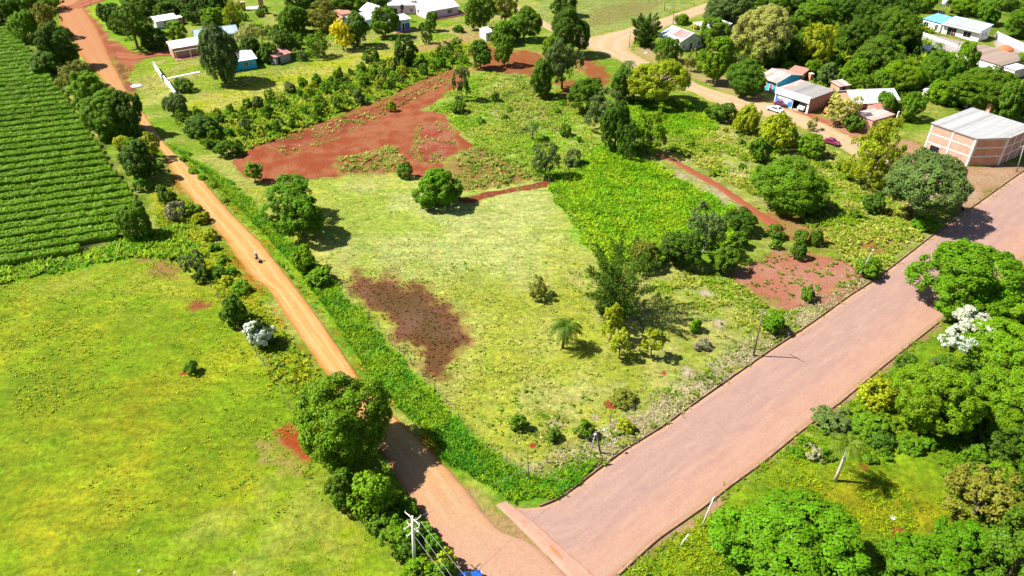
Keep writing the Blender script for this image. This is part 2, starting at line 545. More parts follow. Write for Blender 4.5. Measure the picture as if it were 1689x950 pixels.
R_['straw2'] = [(1090, 480), (1230, 470), (1300, 520), (1230, 590), (1100, 680), (1020, 720), (1060, 600)]
R_['burnt'] = [(560, 456), (640, 452), (700, 472), (750, 505), (768, 560), (745, 592), (716, 622), (690, 602), (640, 545), (595, 500)]
R_['plough'] = [(385, 264), (420, 238), (520, 205), (640, 160), (700, 130), (745, 108), (775, 112), (770, 130), (740, 152), (695, 182), (730, 190), (752, 215), (780, 240), (782, 262), (755, 292), (690, 293), (655, 285), (545, 294), (440, 300), (402, 288)]
R_['crop_a'] = [(430, 236), (520, 208), (640, 165), (745, 115), (740, 140), (640, 185), (560, 228), (470, 255)]
R_['crop_b'] = [(552, 264), (640, 242), (668, 262), (672, 284), (560, 290)]
R_['crop_c'] = [(745, 262), (790, 242), (830, 258), (905, 292), (840, 308), (765, 318), (735, 300)]
R_['crop_d'] = [(690, 205), (740, 205), (760, 255), (700, 275), (675, 250)]
R_['red_strip'] = [(752, 328), (900, 299), (912, 306), (800, 328), (765, 338)]
R_['yard_a'] = [(765, 54), (795, 52), (800, 70), (850, 84), (880, 78), (905, 104), (895, 130), (855, 122), (800, 120), (772, 112)]
R_['yard_b'] = [(945, 88), (975, 93), (1012, 125), (1000, 148), (968, 142), (945, 115)]
R_['yard_c'] = [(905, 130), (965, 128), (945, 185), (920, 170)]
R_['green_b'] = [(745, 152), (800, 118), (900, 140), (960, 180), (988, 240), (962, 292), (905, 300), (840, 270), (780, 240), (735, 190), (700, 178)]
R_['corn'] = [(790, 160), (850, 120), (930, 170), (930, 215), (850, 225)]
R_['lush'] = [(960, 270), (1000, 235), (1060, 262), (1110, 290), (1200, 340), (1240, 380), (1150, 420), (1040, 430), (990, 432), (955, 388), (905, 315), (920, 300)]
R_['lush_b'] = [(1030, 165), (1130, 165), (1185, 205), (1150, 232), (1060, 215)]
R_['scrub'] = [(1090, 225), (1200, 205), (1260, 200), (1400, 262), (1500, 310), (1530, 380), (1430, 460), (1350, 390), (1300, 345), (1230, 320), (1110, 250)]
R_['scrub_pale'] = [(1060, 262), (1110, 262), (1200, 315), (1260, 360), (1200, 345), (1110, 300)]
R_['bare_a'] = [(1195, 455), (1240, 428), (1310, 408), (1420, 430), (1445, 458), (1400, 492), (1310, 522), (1245, 492)]
R_['bare_b'] = [(1225, 340), (1290, 345), (1410, 348), (1500, 385), (1470, 425), (1420, 430), (1310, 402), (1250, 380)]
R_['lot_right'] = [(1060, 470), (1140, 440), (1200, 450), (1260, 500), (1320, 525), (1250, 575), (1160, 530)]
R_['far_right'] = [(1010, 975), (1082, 895), (1257, 766), (1386, 664), (1514, 560), (1560, 525), (1760, 400), (1900, 500), (1900, 1100), (1000, 1100)]
R_['clearing'] = [(1260, 800), (1400, 780), (1500, 800), (1590, 860), (1560, 880), (1480, 900), (1420, 890), (1340, 830)]
R_['kerb_left'] = [(x + 1, y - 4) for x, y in PAVE_L[3:]] + [(x + 5, y + 5) for x, y in PAVE_L[3:]][::-1]
R_['gutter_right'] = [(1016, 950), (1082, 889), (1156, 838), (1257, 762), (1386, 661), (1550, 528), (1562, 536), (1395, 668), (1270, 772), (1168, 850), (1094, 900), (1026, 962)]
R_['lane'] = [(300, 170), (400, 140), (480, 113), (560, 92), (650, 78), (720, 66), (800, 45), (822, 62), (765, 76), (640, 102), (480, 146), (380, 178), (320, 200)]
R_['lane_dirt'] = [(640, 86), (700, 72), (760, 58), (812, 40), (825, 55), (770, 72), (690, 84)]
R_['thicket'] = [(285, 200), (400, 178), (500, 142), (640, 104), (765, 72), (775, 110), (700, 130), (520, 205), (400, 250), (330, 238)]
R_['yard_left'] = [(200, 108), (262, 100), (330, 100), (420, 118), (470, 110), (450, 125), (320, 165), (270, 165), (215, 140)]
R_['road_top'] = [(112, -6), (134, 2), (154, 28), (184, 59), (208, 80), (232, 96), (216, 134), (230, 162), (216, 160), (190, 120), (165, 85), (140, 45)]
R_['bank'] = [(188, 98), (205, 110), (216, 134), (224, 152), (210, 150), (196, 122)]
R_['top_left_grass'] = [(122, 12), (200, -10), (240, 0), (215, 60), (228, 90), (205, 80), (170, 50)]
R_['house_yard'] = [(620, 62), (700, 50), (780, 22), (840, 30), (800, 50), (700, 70), (640, 82)]
R_['top_field'] = [(878, 28), (900, -5), (990, -10), (1100, -10), (1150, 8), (1090, 30), (1030, 46), (970, 60), (930, 55)]
R_['top_field_b'] = [(975, 14), (1040, 0), (1110, 0), (1070, 26), (1000, 44), (950, 48)]
R_['road_yard'] = [(1040, 78), (1075, 70), (1125, 90), (1180, 120), (1260, 150), (1300, 178), (1360, 182), (1420, 216), (1400, 240), (1330, 205), (1217, 158), (1122, 126), (1060, 100)]
R_['garage_yard'] = [(1262, 170), (1290, 168), (1335, 186), (1380, 200), (1420, 190), (1440, 222), (1400, 250), (1330, 206), (1262, 186)]
R_['corner_lot'] = [(1420, 230), (1530, 235), (1600, 275), (1740, 262), (1700, 290), (1600, 348), (1540, 388), (1560, 330), (1500, 300)]
R_['white_yard'] = [(1506, 50), (1552, 60), (1612, 74), (1690, 92), (1740, 112), (1740, 100), (1640, 56), (1640, 90), (1585, 92), (1530, 76), (1504, 62)]
R_['junction'] = [(720, 756), (760, 790), (830, 840), (900, 836), (1000, 960), (960, 990), (850, 960), (780, 850)]
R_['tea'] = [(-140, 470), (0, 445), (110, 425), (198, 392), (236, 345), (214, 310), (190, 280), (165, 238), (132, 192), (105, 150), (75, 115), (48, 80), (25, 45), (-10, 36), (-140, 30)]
R_['brown_a'] = [(0, 700), (180, 770), (270, 720), (200, 660), (60, 640), (0, 800), (60, 860)]
R_['brown_b'] = [(250, 600), (340, 560), (350, 640), (270, 660)]
R_['pale_a'] = [(60, 475), (230, 440), (320, 450), (300, 490), (150, 490)]
R_['pale_b'] = [(360, 850), (520, 800), (640, 900), (600, 960), (400, 930)]
R_['weedy'] = [(210, 780), (330, 730), (480, 690), (520, 780), (420, 850), (250, 900), (60, 930), (40, 880)]
R_['red_spot_a'] = [(228, 425), (290, 418), (302, 440), (290, 460), (232, 458)]
R_['red_spot_b'] = [(310, 500), (345, 488), (352, 508), (312, 520)]
R_['pale_spot_c'] = [(425, 735), (455, 700), (500, 705), (520, 770), (500, 785), (450, 765)]
R_['red_spot_c'] = [(450, 708), (480, 700), (508, 738), (520, 770), (470, 735)]
R_['road_edge_l'] = [(262, 246), (300, 310), (369, 400), (440, 480), (522, 600), (545, 632), (528, 625), (430, 490), (352, 390), (285, 310)]
R_['road_edge_r'] = [(272, 236), (333, 290), (386, 352), (470, 440), (525, 515), (600, 625), (660, 690), (720, 752), (732, 746), (664, 682), (607, 614), (535, 508), (486, 442), (397, 347), (340, 287)]
R_['wood_floor'] = [(1180, -30), (1240, 40), (1215, 100), (1260, 150), (1420, 190), (1520, 170), (1690, 190), (1760, 120), (1760, -30)]
R_ = {k: wpoly(v) for k, v in R_.items()}


def make_ground():
    xs = np.concatenate([[-6000, -2000, -800, -400, -300, -250], np.arange(-215, 215.1, 0.62), [250, 300, 400, 800, 2000, 6000]])
    ys = np.concatenate([[-3000, -800, -200, -50, 0, 18], np.arange(28, 80, 0.42), np.arange(80, 160, 0.6), np.arange(160, 325, 0.95), [330, 345, 370, 420, 600, 1200, 3000, 7000]])
    X, Y = np.meshgrid(xs, ys)
    nx, ny = len(xs), len(ys)
    x, y = X.ravel(), Y.ravel()
    wob = (fbm(x / 4.5, y / 4.5, 4, 3) - 0.5)
    wob2 = (fbm(x / 1.6, y / 1.6, 3, 9) - 0.5)
    big = fbm(x / 26, y / 26, 4, 21)
    bt = sstep((fbm(x / 7, y / 7, 4, 91) - .36) / .3)[:, None]
    C = ALB(142, 178, 36)[None, :] * (1 - bt) + ALB(190, 194, 92)[None, :] * bt
    S = np.zeros(len(x)); SC = np.tile(ALB(178, 85, 55), (len(x), 1)); LU = np.full(len(x), 0.12)

    def cover(name, soft, amp=2.5):
        pl = R_[name]
        m = (x > pl[:, 0].min() - 12) & (x < pl[:, 0].max() + 12) & (y > pl[:, 1].min() - 12) & (y < pl[:, 1].max() + 12)
        w = np.zeros(len(x))
        if m.any():
            d = sdist(x[m], y[m], pl)
            w[m] = sstep(0.5 + (d + amp * (wob[m] + 0.6 * wob2[m]) * 1.6) / (2 * soft))
        return w

    def col(name, c, soft=1.5, amp=2.5, k=1.0, lush=None, c2=None, sc=14, seed=1, clear=True):
        nonlocal C, S, LU
        w = cover(name, soft, amp) * k
        cc = ALB(*c)[None, :]
        if c2 is not None:
            t = sstep((fbm(x / sc, y / sc, 4, seed) - 0.36) / 0.28)[:, None]
            cc = cc * (1 - t) + ALB(*c2)[None, :] * t
        C = C * (1 - w[:, None]) + cc * w[:, None]
        if clear: S = S * (1 - w)
        if lush is not None: LU = LU * (1 - w) + lush * w

    def soil(name, c, soft=1.0, amp=2.0, k=1.0, c2=None, sc=8, seed=2, lush=0.03):
        nonlocal S, SC, LU
        w = cover(name, soft, amp)
        cc = ALB(*c)[None, :]
        if c2 is not None:
            t = sstep((fbm(x / sc, y / sc, 4, seed) - 0.36) / 0.28)[:, None]
            cc = cc * (1 - t) + ALB(*c2)[None, :] * t
        ww = w[:, None]
        SC = SC * (1 - ww) + cc * ww
        S = np.maximum(S * (1 - w), w * k)
        LU = LU * (1 - w) + lush * w

    col('left_pasture', (152, 186, 14), 2, c2=(186, 198, 36), sc=10, seed=31)
    col('brown_a', (186, 172, 18), 8, 18, k=.32); col('brown_b', (180, 174, 26), 7, 16, k=.32); col('pale_a', (196, 198, 70), 5, 10, k=.7); col('pale_b', (190, 198, 76), 5, 14, k=.7)
    col('field_edge', (118, 182, 14), 1.5, lush=0.25, c2=(150, 200, 24))
    col('verge_left', (140, 182, 14), 1.5, lush=0.25, c2=(190, 190, 30), sc=8)
    col('lot', (198, 208, 70), 1.2, 1.0, lush=0.05, c2=(214, 216, 104), sc=9, seed=5)
    col('lot_top', (188, 208, 82), 5, lush=0.04, c2=(212, 220, 126), sc=8, seed=6)
    col('lot_pale', (208, 208, 112), 6, lush=0.07, c2=(194, 204, 66), sc=5, seed=7)
    col('lot_right', (170, 195, 70), 3, lush=0.15, c2=(210, 205, 140), sc=6, seed=8)
    col('straw2', (205, 205, 110), 4, lush=0.1, c2=(170, 188, 60), sc=5, seed=9, k=0.8)
    col('straw', (216, 203, 152), 1.4, 1.5, lush=0.1, c2=(178, 180, 84), sc=3, seed=10)
    col('verge_right', (104, 176, 12), 1.2, 1.2, lush=0.3, c2=(150, 198, 22), sc=6, seed=11)
    col('green_b', (148, 195, 36), 2, lush=0.2, c2=(180, 202, 84), sc=7, seed=12)
    col('corn', (160, 190, 80), 2, lush=0.2, c2=(200, 200, 130), sc=4, seed=13)
    col('lush', (112, 188, 14), 3.5, 4.5, lush=0.3, c2=(152, 206, 40), sc=7, seed=14)
    col('lush_b', (100, 190, 14), 3, lush=0.3, c2=(140, 205, 30))
    col('scrub', (160, 190, 55), 3, lush=0.25, c2=(206, 200, 128), sc=4, seed=15)
    col('scrub_pale', (214, 200, 150), 2, lush=0.15, c2=(176, 192, 70), sc=3, seed=16)
    col('thicket', (118, 168, 24), 2, lush=0.3, c2=(170, 190, 50), sc=5, seed=17)
    col('lane', (190, 200, 34), 1.5, lush=0.05, c2=(214, 208, 96), sc=5, seed=18)
    col('yard_left', (165, 190, 45), 2, c2=(200, 196, 100), sc=5, seed=19)
    col('top_left_grass', (140, 195, 24), 1.5, c2=(175, 205, 40))
    col('house_yard', (150, 190, 40), 2, c2=(210, 196, 120), sc=5, seed=20)
    col('top_field', (160, 180, 84), 2, c2=(178, 188, 104), sc=9, seed=22)
    col('wood_floor', (104, 145, 20), 4, lush=0.3, c2=(160, 178, 60), sc=6, seed=23)
    col('far_right', (112, 160, 12), 2, lush=0.3, c2=(150, 185, 18), sc=6, seed=24)
    col('clearing', (140, 158, 6), 3, lush=0.1, c2=(172, 172, 10), sc=5, seed=25)
    col('tea', (52, 58, 20), 2, lush=0.02, c2=(66, 64, 28))  # soil darkened so its colour deepens the shade between the hedges
    soil('top_field_b', (172, 142, 98), 4, k=0.5)
    soil('plough', (188, 96, 58), 1.2, 1.8, c2=(204, 128, 86), sc=3.0, seed=40)
    soil('crop_a', (176, 84, 54), 2.0, k=0.9, c2=(194, 116, 80), sc=3, seed=41)
    soil('crop_b', (182, 98, 64), 1.2, k=0.62, c2=(196, 140, 92), sc=2, seed=42)
    soil('crop_d', (188, 90, 64), 2.0, k=0.82, c2=(205, 130, 100), sc=2.5, seed=43)
    soil('crop_c', (182, 104, 70), 2.0, k=0.58, c2=(190, 130, 90), sc=3)
    soil('red_strip', (184, 96, 66), 0.7, 1.0, c2=(170, 78, 52))
    soil('burnt', (126, 98, 56), 5.0, 5.0, k=0.92, c2=(150, 112, 84), sc=5, seed=44)
    for q in 'abc': soil('yard_' + q, (190, 96, 62), 3.0, 5.5, k=0.62, c2=(190, 100, 70))
    soil('bare_a', (218, 142, 112), 3.0, 4.5, k=0.84, c2=(222, 160, 130), sc=4, seed=45)
    soil('bare_b', (196, 116, 74), 3.0, 4.5, k=0.55, c2=(200, 140, 100), sc=4, seed=46)
    soil('lane_dirt', (216, 182, 122), 1.5, k=0.7)
    soil('road_yard', (222, 188, 136), 2.0, k=0.62, c2=(205, 190, 110))
    soil('garage_yard', (226, 176, 136), 1.5, k=0.85, c2=(206, 120, 84))
    soil('corner_lot', (228, 194, 158), 2.5, 4, k=0.8, c2=(214, 170, 130))
    soil('white_yard', (236, 228, 220), 1.0, 0.8, k=1.0, c2=(222, 205, 190))
    soil('road_top', (212, 136, 98), 1.5, 4, k=0.72, c2=(190, 104, 70), sc=4)
    soil('bank', (196, 120, 84), 1.0, k=0.75, c2=(150, 90, 60))
    soil('gutter_right', (218, 178, 140), 0.8, k=0.72, c2=(190, 150, 110))
    soil('red_spot_a', (202, 136, 98), 3.5, 4, k=0.6)
    soil('red_spot_b', (190, 92, 72), 1.8, 3, k=0.7)
    soil('pale_spot_c', (222, 186, 124), 3.0, 4, k=0.6)
    soil('red_spot_c', (205, 90, 44), 1.6, 2.5, k=0.8)
    soil('junction', (222, 172, 128), 1.5, k=0.55)
    soil('road_edge_l', (208, 134, 34), 1.0, 1.2, k=0.62)
    soil('road_edge_r', (200, 134, 40), 1.2, 2.0, k=0.50)
    for (px_, py_, rr) in [(1092, 615, .5), (1008, 667, .7), (880, 734, .6), (1424, 773, .8), (1525, 750, .5), (1486, 887, 1.0), (1505, 887, .5), (1258, 762, 1.2), (918, 912, .5), (303, 617, .6), (1420, 309, 1)]:
        c_ = P(px_, py_)
        d_ = np.hypot(x - c_[0], y - c_[1]) + wob2 * 1.5
        w = sstep(1 - d_ / (rr * 1.9))
        SC = SC * (1 - w[:, None]) + ALB(205, 84, 60) * w[:, None]
        S = np.maximum(S, w * 0.95)
    for (px_, py_, rr) in [(1188, 533, 1.6), (1168, 484, 1.8), (918, 700, 1.5), (912, 722, .9), (1135, 615, 1.4), (1230, 598, 1.5), (1204, 622, 1.6), (1160, 640, 1.5), (1012, 700, 1), (1100, 668, 1.4), (1040, 690, 1), (980, 690, .8), (1300, 545, 1.2)]:
        c_ = P(px_, py_)
        w = sstep(1 - (np.hypot(x - c_[0], y - c_[1]) + wob2 * 1.6) / (rr * 1.5))
        SC = SC * (1 - w[:, None]) + ALB(238, 226, 188) * w[:, None]
        S = np.maximum(S, w * 0.9)
    # broad unevenness
    tone = 0.86 + 0.34 * fbm(x / 11, y / 11, 5, 77)
    C = C * tone[:, None]
    # height: gentle swells, rough where the growth is rank, flat and lower under the roads
    near = np.zeros(len(x))
    for pl in ROADS:
        m = (x > pl[:, 0].min() - 4) & (x < pl[:, 0].max() + 4) & (y > pl[:, 1].min() - 4) & (y < pl[:, 1].max() + 4)
        d = np.full(len(x), -9.0)
        d[m] = sdist(x[m], y[m], pl)
        near = np.maximum(near, sstep((d + 1.6) / 1.6))
    z = LU * 1.5 * (fbm(x / 1.3, y / 1.3, 3, 50) - 0.3) + 0.35 * (big - 0.5)
    z = z * (1 - near) - 0.10 * near
    far = (np.abs(x) > 216) | (y > 326) | (y < 27)
    z = np.where(far, 0.0, z)
    Fi = np.arange(nx * ny).reshape(ny, nx)
    F = np.stack([Fi[:-1, :-1].ravel(), Fi[:-1, 1:].ravel(), Fi[1:, 1:].ravel(), Fi[1:, :-1].ravel()], 1)
    me = np_mesh('ground', np.c_[x, y, z], F, True, {'Col': ('FLOAT_COLOR', C), 'SCol': ('FLOAT_COLOR', SC), 'soil': ('FLOAT', S)})
    m, nt, nd, lk, b = mat_new('ground')
    tc = nd.new('ShaderNodeTexCoord').outputs['Object']
    gc, sc_, sw = attr(nt, 'Col').outputs['Color'], attr(nt, 'SCol').outputs['Color'], attr(nt, 'soil').outputs['Fac']
    fine = noise_node(nt, 1.25, 7, 0.76, tc)
    mid = noise_node(nt, 0.42, 5, 0.68, tc)
    tiny = noise_node(nt, 6.0, 4, 0.7, tc)
    mp = nd.new('ShaderNodeMapping'); mp.inputs['Rotation'].default_value = (0, 0, -0.6); mp.inputs['Scale'].default_value = (0.22, 0.62, 0.5)
    lk.new(tc, mp.inputs[0])
    strk = noise_node(nt, 1.0, 5, 0.66, mp.outputs[0])          # lie of the grass
    gc = mixc(nt, 1.0, gc, ramp(nt, strk.outputs[0], [(0.3, 0.72), (0.5, 1.0), (0.7, 1.3)]).outputs[0], 'MULTIPLY')
    # grass: tussock mottling with yellower, drier and greener bits
    g = mixc(nt, 1.0, gc, ramp(nt, fine.outputs[0], [(0.28, 0.46), (0.5, 0.98), (0.72, 1.55)]).outputs[0], 'MULTIPLY')
    dry = mixc(nt, 1.0, g, (1.25, 1.05, 1.15), 'MULTIPLY')
    g = mixc(nt, ramp(nt, mid.outputs[0], [(0.52, 0.0), (0.66, 0.8)]).outputs[0], g, dry)
    grn = mixc(nt, 1.0, g, (0.72, 0.92, 0.8), 'MULTIPLY')
    g = mixc(nt, ramp(nt, mid.outputs[0], [(0.34, 0.85), (0.46, 0.0)]).outputs[0], g, grn)
    s = mixc(nt, 1.0, sc_, ramp(nt, fine.outputs[0], [(0.3, 0.78), (0.7, 1.2)]).outputs[0], 'MULTIPLY')
    s = mixc(nt, 1.0, s, ramp(nt, tiny.outputs[0], [(0.3, 0.85), (0.7, 1.12)]).outputs[0], 'MULTIPLY')
    # ragged boundary between growth and bare soil
    nsum = math_n(nt, 'ADD', math_n(nt, 'MULTIPLY', fine.outputs[0], 0.75), math_n(nt, 'MULTIPLY', mid.outputs[0], 0.45))
    fac = math_n(nt, 'ADD', sw, math_n(nt, 'SUBTRACT', nsum, 0.6))
    fac = ramp(nt, fac, [(0.32, 0.0), (0.66, 1.0)]).outputs[0]
    lk.new(mixc(nt, fac, g, s), b.inputs['Base Color'])
    b.inputs['Roughness'].default_value = 0.95
    b.inputs['Specular IOR Level'].default_value = 0.1
    hh = math_n(nt, 'ADD', fine.outputs[0], math_n(nt, 'MULTIPLY', tiny.outputs[0], 0.35))
    bump(nt, hh, 0.9, 0.28, b)
    tag(link('ground', me, None, m), kind='structure')


make_ground()


# ------------------------------------------------------------------ roads: sheets a little above the ground
def resample(pts, n):
    pts = np.array(pts)
    d = np.r_[0, np.cumsum(np.hypot(*np.diff(pts, axis=0).T))]
    t = np.linspace(0, d[-1], n)
    return np.c_[np.interp(t, d, pts[:, 0]), np.interp(t, d, pts[:, 1])], d[-1]


def smooth_line(p, k=2):
    for _ in range(k):
        q = p.copy()
        q[1:-1] = 0.25 * p[:-2] + 0.5 * p[1:-1] + 0.25 * p[2:]
        p = q
    return p


def pair_rows(l, r, step):
    """matching cross-sections of a strip: both borders sampled at equal shares of their length"""
    L0, R0 = wpoly(l), wpoly(r)
    n = int(max(np.hypot(*np.diff(L0, axis=0).T).sum(), np.hypot(*np.diff(R0, axis=0).T).sum()) / step)
    A, _ = resample(L0, n); B, _ = resample(R0, n)
    return smooth_line(A, 6), smooth_line(B, 6), n


def road(name, l, r, mat, z=0.03, step=0.45, cols=26, ragged=0.5, crown=0.06):
    A, B, n = pair_rows(l, r, step)
    t = np.linspace(0, 1, cols)
    jl = (fbm(A[:, 0] / 1.4, A[:, 1] / 1.4, 3, 61) - 0.5) * 2 * ragged
    jr = (fbm(B[:, 0] / 1.4, B[:, 1] / 1.4, 3, 62) - 0.5) * 2 * ragged
    W = B - A
    ln = np.hypot(W[:, 0], W[:, 1])[:, None]
    U = W / ln
    A2, B2 = A + U * jl[:, None], B + U * jr[:, None]
    V = A2[:, None, :] * (1 - t)[None, :, None] + B2[:, None, :] * t[None, :, None]
    x, y = V[..., 0].ravel(), V[..., 1].ravel()
    ac = np.tile(t * 2 - 1, n)
    zz = z + crown * (1 - ac ** 2) + 0.05 * (fbm(x / 2.2, y / 2.2, 3, 63) - 0.5)
    zz = np.where(np.abs(ac) > 0.999, -0.08, zz)
    al = np.repeat(np.arange(n) * step, cols)
    Fi = np.arange(n * cols).reshape(n, cols)
    F = np.stack([Fi[:-1, :-1].ravel(), Fi[:-1, 1:].ravel(), Fi[1:, 1:].ravel(), Fi[1:, :-1].ravel()], 1)
    me = np_mesh(name, np.c_[x, y, zz], F, True, {'across': ('FLOAT', ac), 'along': ('FLOAT', al), 'share': ('FLOAT', al / al.max())})
    if me.polygons[len(me.polygons) // 2].normal.z < 0: me.flip_normals()
    return tag(link(name, me, None, mat), kind='structure')


def road_mat(name, c, track, edge, patch, tracks=(-0.38, 0.36), tw=0.2, edge_at=0.72, contrast=1.0, ends=None, blotch=0.85, sides=None):
    m, nt, nd, lk, b = mat_new(name)
    tc = nd.new('ShaderNodeTexCoord').outputs['Object']
    ac = attr(nt, 'across').outputs['Fac']; al = attr(nt, 'along').outputs['Fac']
    cx = nd.new('ShaderNodeCombineXYZ')
    lk.new(math_n(nt, 'MULTIPLY', ac, 4.5), cx.inputs[0]); lk.new(math_n(nt, 'MULTIPLY', al, 0.10), cx.inputs[1])
    st = noise_node(nt, 1.4, 5, 0.62, cx.outputs[0])            # streaks along the road
    bl = noise_node(nt, 0.22, 5, 0.66, tc)                      # broad blotches
    fn = noise_node(nt, 2.6, 6, 0.72, tc)
    gr = noise_node(nt, 7, 4, 0.75, tc)
    acn = math_n(nt, 'ADD', ac, math_n(nt, 'MULTIPLY', math_n(nt, 'SUBTRACT', bl.outputs[0], 0.5), 0.45))
    tk = None
    for t0 in tracks:
        d = math_n(nt, 'ABSOLUTE', math_n(nt, 'SUBTRACT', acn, t0))
        q = math_n(nt, 'SUBTRACT', 1.0, math_n(nt, 'DIVIDE', d, tw), True)
        tk = q if tk is None else math_n(nt, 'MAXIMUM', tk, q)
    col = mixc(nt, ramp(nt, bl.outputs[0], [(0.4, 0.0), (0.62, blotch)]).outputs[0], c, patch)

    if sides:
        sg = math_n(nt, 'ADD', acn, math_n(nt, 'MULTIPLY', math_n(nt, 'SUBTRACT', st.outputs[0], 0.5), 0.9))
        col = mixc(nt, ramp(nt, sg, [(0.0, 0.75), (0.42, 0.0)]).outputs[0], col, sides[0])
        col = mixc(nt, ramp(nt, sg, [(0.2, 0.0), (0.75, 0.75)]).outputs[0], col, sides[1])
        col = mixc(nt, ramp(nt, math_n(nt, 'ABSOLUTE', ac), [(0.885, 0.0), (0.915, 0.8)]).outputs[0], col, sides[2])
    if tracks:
        col = mixc(nt, math_n(nt, 'MULTIPLY', tk, 0.75, True), col, track)
    col = mixc(nt, ramp(nt, st.outputs[0], [(0.44, 0.0), (0.66, 0.6)]).outputs[0], col, track)
    if ends:
        a1 = attr(nt, 'share').outputs['Fac']
        col = mixc(nt, ramp(nt, a1, [(0.36, 0.75), (0.6, 0.0)]).outputs[0], col, ends[0])
    e = math_n(nt, 'ADD', math_n(nt, 'ABSOLUTE', ac), math_n(nt, 'MULTIPLY', math_n(nt, 'SUBTRACT', math_n(nt, 'ADD', math_n(nt, 'MULTIPLY', fn.outputs[0], .5), math_n(nt, 'MULTIPLY', bl.outputs[0], .5)), 0.5), 0.8))
    col = mixc(nt, ramp(nt, e, [(edge_at, 0.0), (1.02, 0.9)]).outputs[0], col, edge)
    if ends:
        col = mixc(nt, ramp(nt, a1, [(0.90, 0.0), (0.975, 0.85)]).outputs[0], col, ends[1])
    k = contrast
    col = mixc(nt, 1.0, col, ramp(nt, fn.outputs[0], [(0.3, 1 - .16 * k), (0.7, 1 + .1 * k)]).outputs[0], 'MULTIPLY')
    col = mixc(nt, 1.0, col, ramp(nt, gr.outputs[0], [(0.3, 1 - .13 * k), (0.7, 1 + .09 * k)]).outputs[0], 'MULTIPLY')
    lk.new(col, b.inputs['Base Color'])
    b.inputs['Roughness'].default_value = 0.93
    b.inputs['Specular IOR Level'].default_value = 0.12
    bump(nt, math_n(nt, 'ADD', fn.outputs[0], math_n(nt, 'MULTIPLY', gr.outputs[0], 0.4)), 0.5, 0.08, b)
    return m


M['dirt'] = road_mat('dirt_road', ALB(250, 192, 108), ALB(255, 222, 152), ALB(214, 134, 54), ALB(250, 182, 104), ends=(ALB(226, 148, 106), ALB(238, 188, 162)))
M['pavement'] = road_mat('paved_road', ALB(236, 184, 162), ALB(244, 200, 174), ALB(240, 184, 150), ALB(214, 168, 158), tracks=(), edge_at=0.9, contrast=0.75, blotch=0.6, sides=(ALB(218, 178, 166), ALB(240, 188, 160), ALB(238, 194, 156)))
M['pale_dirt'] = road_mat('pale_dirt_road', ALB(246, 212, 162), ALB(252, 230, 190), ALB(226, 194, 124), ALB(242, 200, 150))
M['red_dirt'] = road_mat('red_dirt_track', ALB(205, 118, 76), ALB(222, 150, 104), ALB(180, 90, 56), ALB(196, 104, 66))
M['trail'] = road_mat('red_trail', ALB(206, 112, 84), ALB(216, 134, 100), ALB(186, 124, 80), ALB(198, 100, 72), tracks=())
road('dirt_road', DIRT_L, DIRT_R, M['dirt'], z=0.02, ragged=0.3)
road('paved_road', PAVE_L, PAVE_R, M['pavement'], z=0.045, ragged=0.12, cols=40, crown=0.12)
road('upper_dirt_road', UP_L, UP_R, M['pale_dirt'], z=0.03, ragged=0.9, cols=20)
road('side_road', SIDE_L, SIDE_R, M['pale_dirt'], z=0.012, ragged=0.7, cols=14)
road('branch_track', BRANCH_L, BRANCH_R, M['red_dirt'], z=0.036, ragged=0.7, cols=14)
road('drive', DRIVE_L, DRIVE_R, M['red_dirt'], z=0.042, ragged=0.6, cols=12)
road('path', TRAIL_L, TRAIL_R, M['trail'], z=0.02, ragged=0.35, cols=12)


def ribbon(name, px, w, h, mat, z0=-0.1, step=0.5, shift=0.0):
    """a kerb: a raised band along a line"""
    A, L = resample(wpoly(px), 8)
    A, L = resample(wpoly(px), max(4, int(L / step)))
    A = smooth_line(A, 6)
    T = np.gradient(A, axis=0); T /= np.hypot(T[:, 0], T[:, 1])[:, None]
    Nn = np.c_[-T[:, 1], T[:, 0]]
    j = 0.03 * (fbm(A[:, 0] / .8, A[:, 1] / .8, 2, 5) - .5)[:, None]
    hz = h + 0.05 * (fbm(A[:, 0] / 1.5, A[:, 1] / 1.5, 3, 15) - .5)
    a, b = A + Nn * (shift - w / 2) + j, A + Nn * (shift + w / 2) + j
    n = len(A)
    V = np.concatenate([np.c_[a, np.full(n, z0)], np.c_[a, hz], np.c_[b, hz], np.c_[b, np.full(n, z0)]])
    i = np.arange(n - 1)
    F = np.concatenate([np.stack([i + k * n, i + 1 + k * n, i + 1 + (k + 1) * n, i + (k + 1) * n], 1) for k in range(3)])
    me = np_mesh(name, V, F)
    bm = bmesh.new(); bm.from_mesh(me); bmesh.ops.recalc_face_normals(bm, faces=bm.faces); bm.to_mesh(me); bm.free()
    return tag(link(name, me, None, mat), kind='structure')


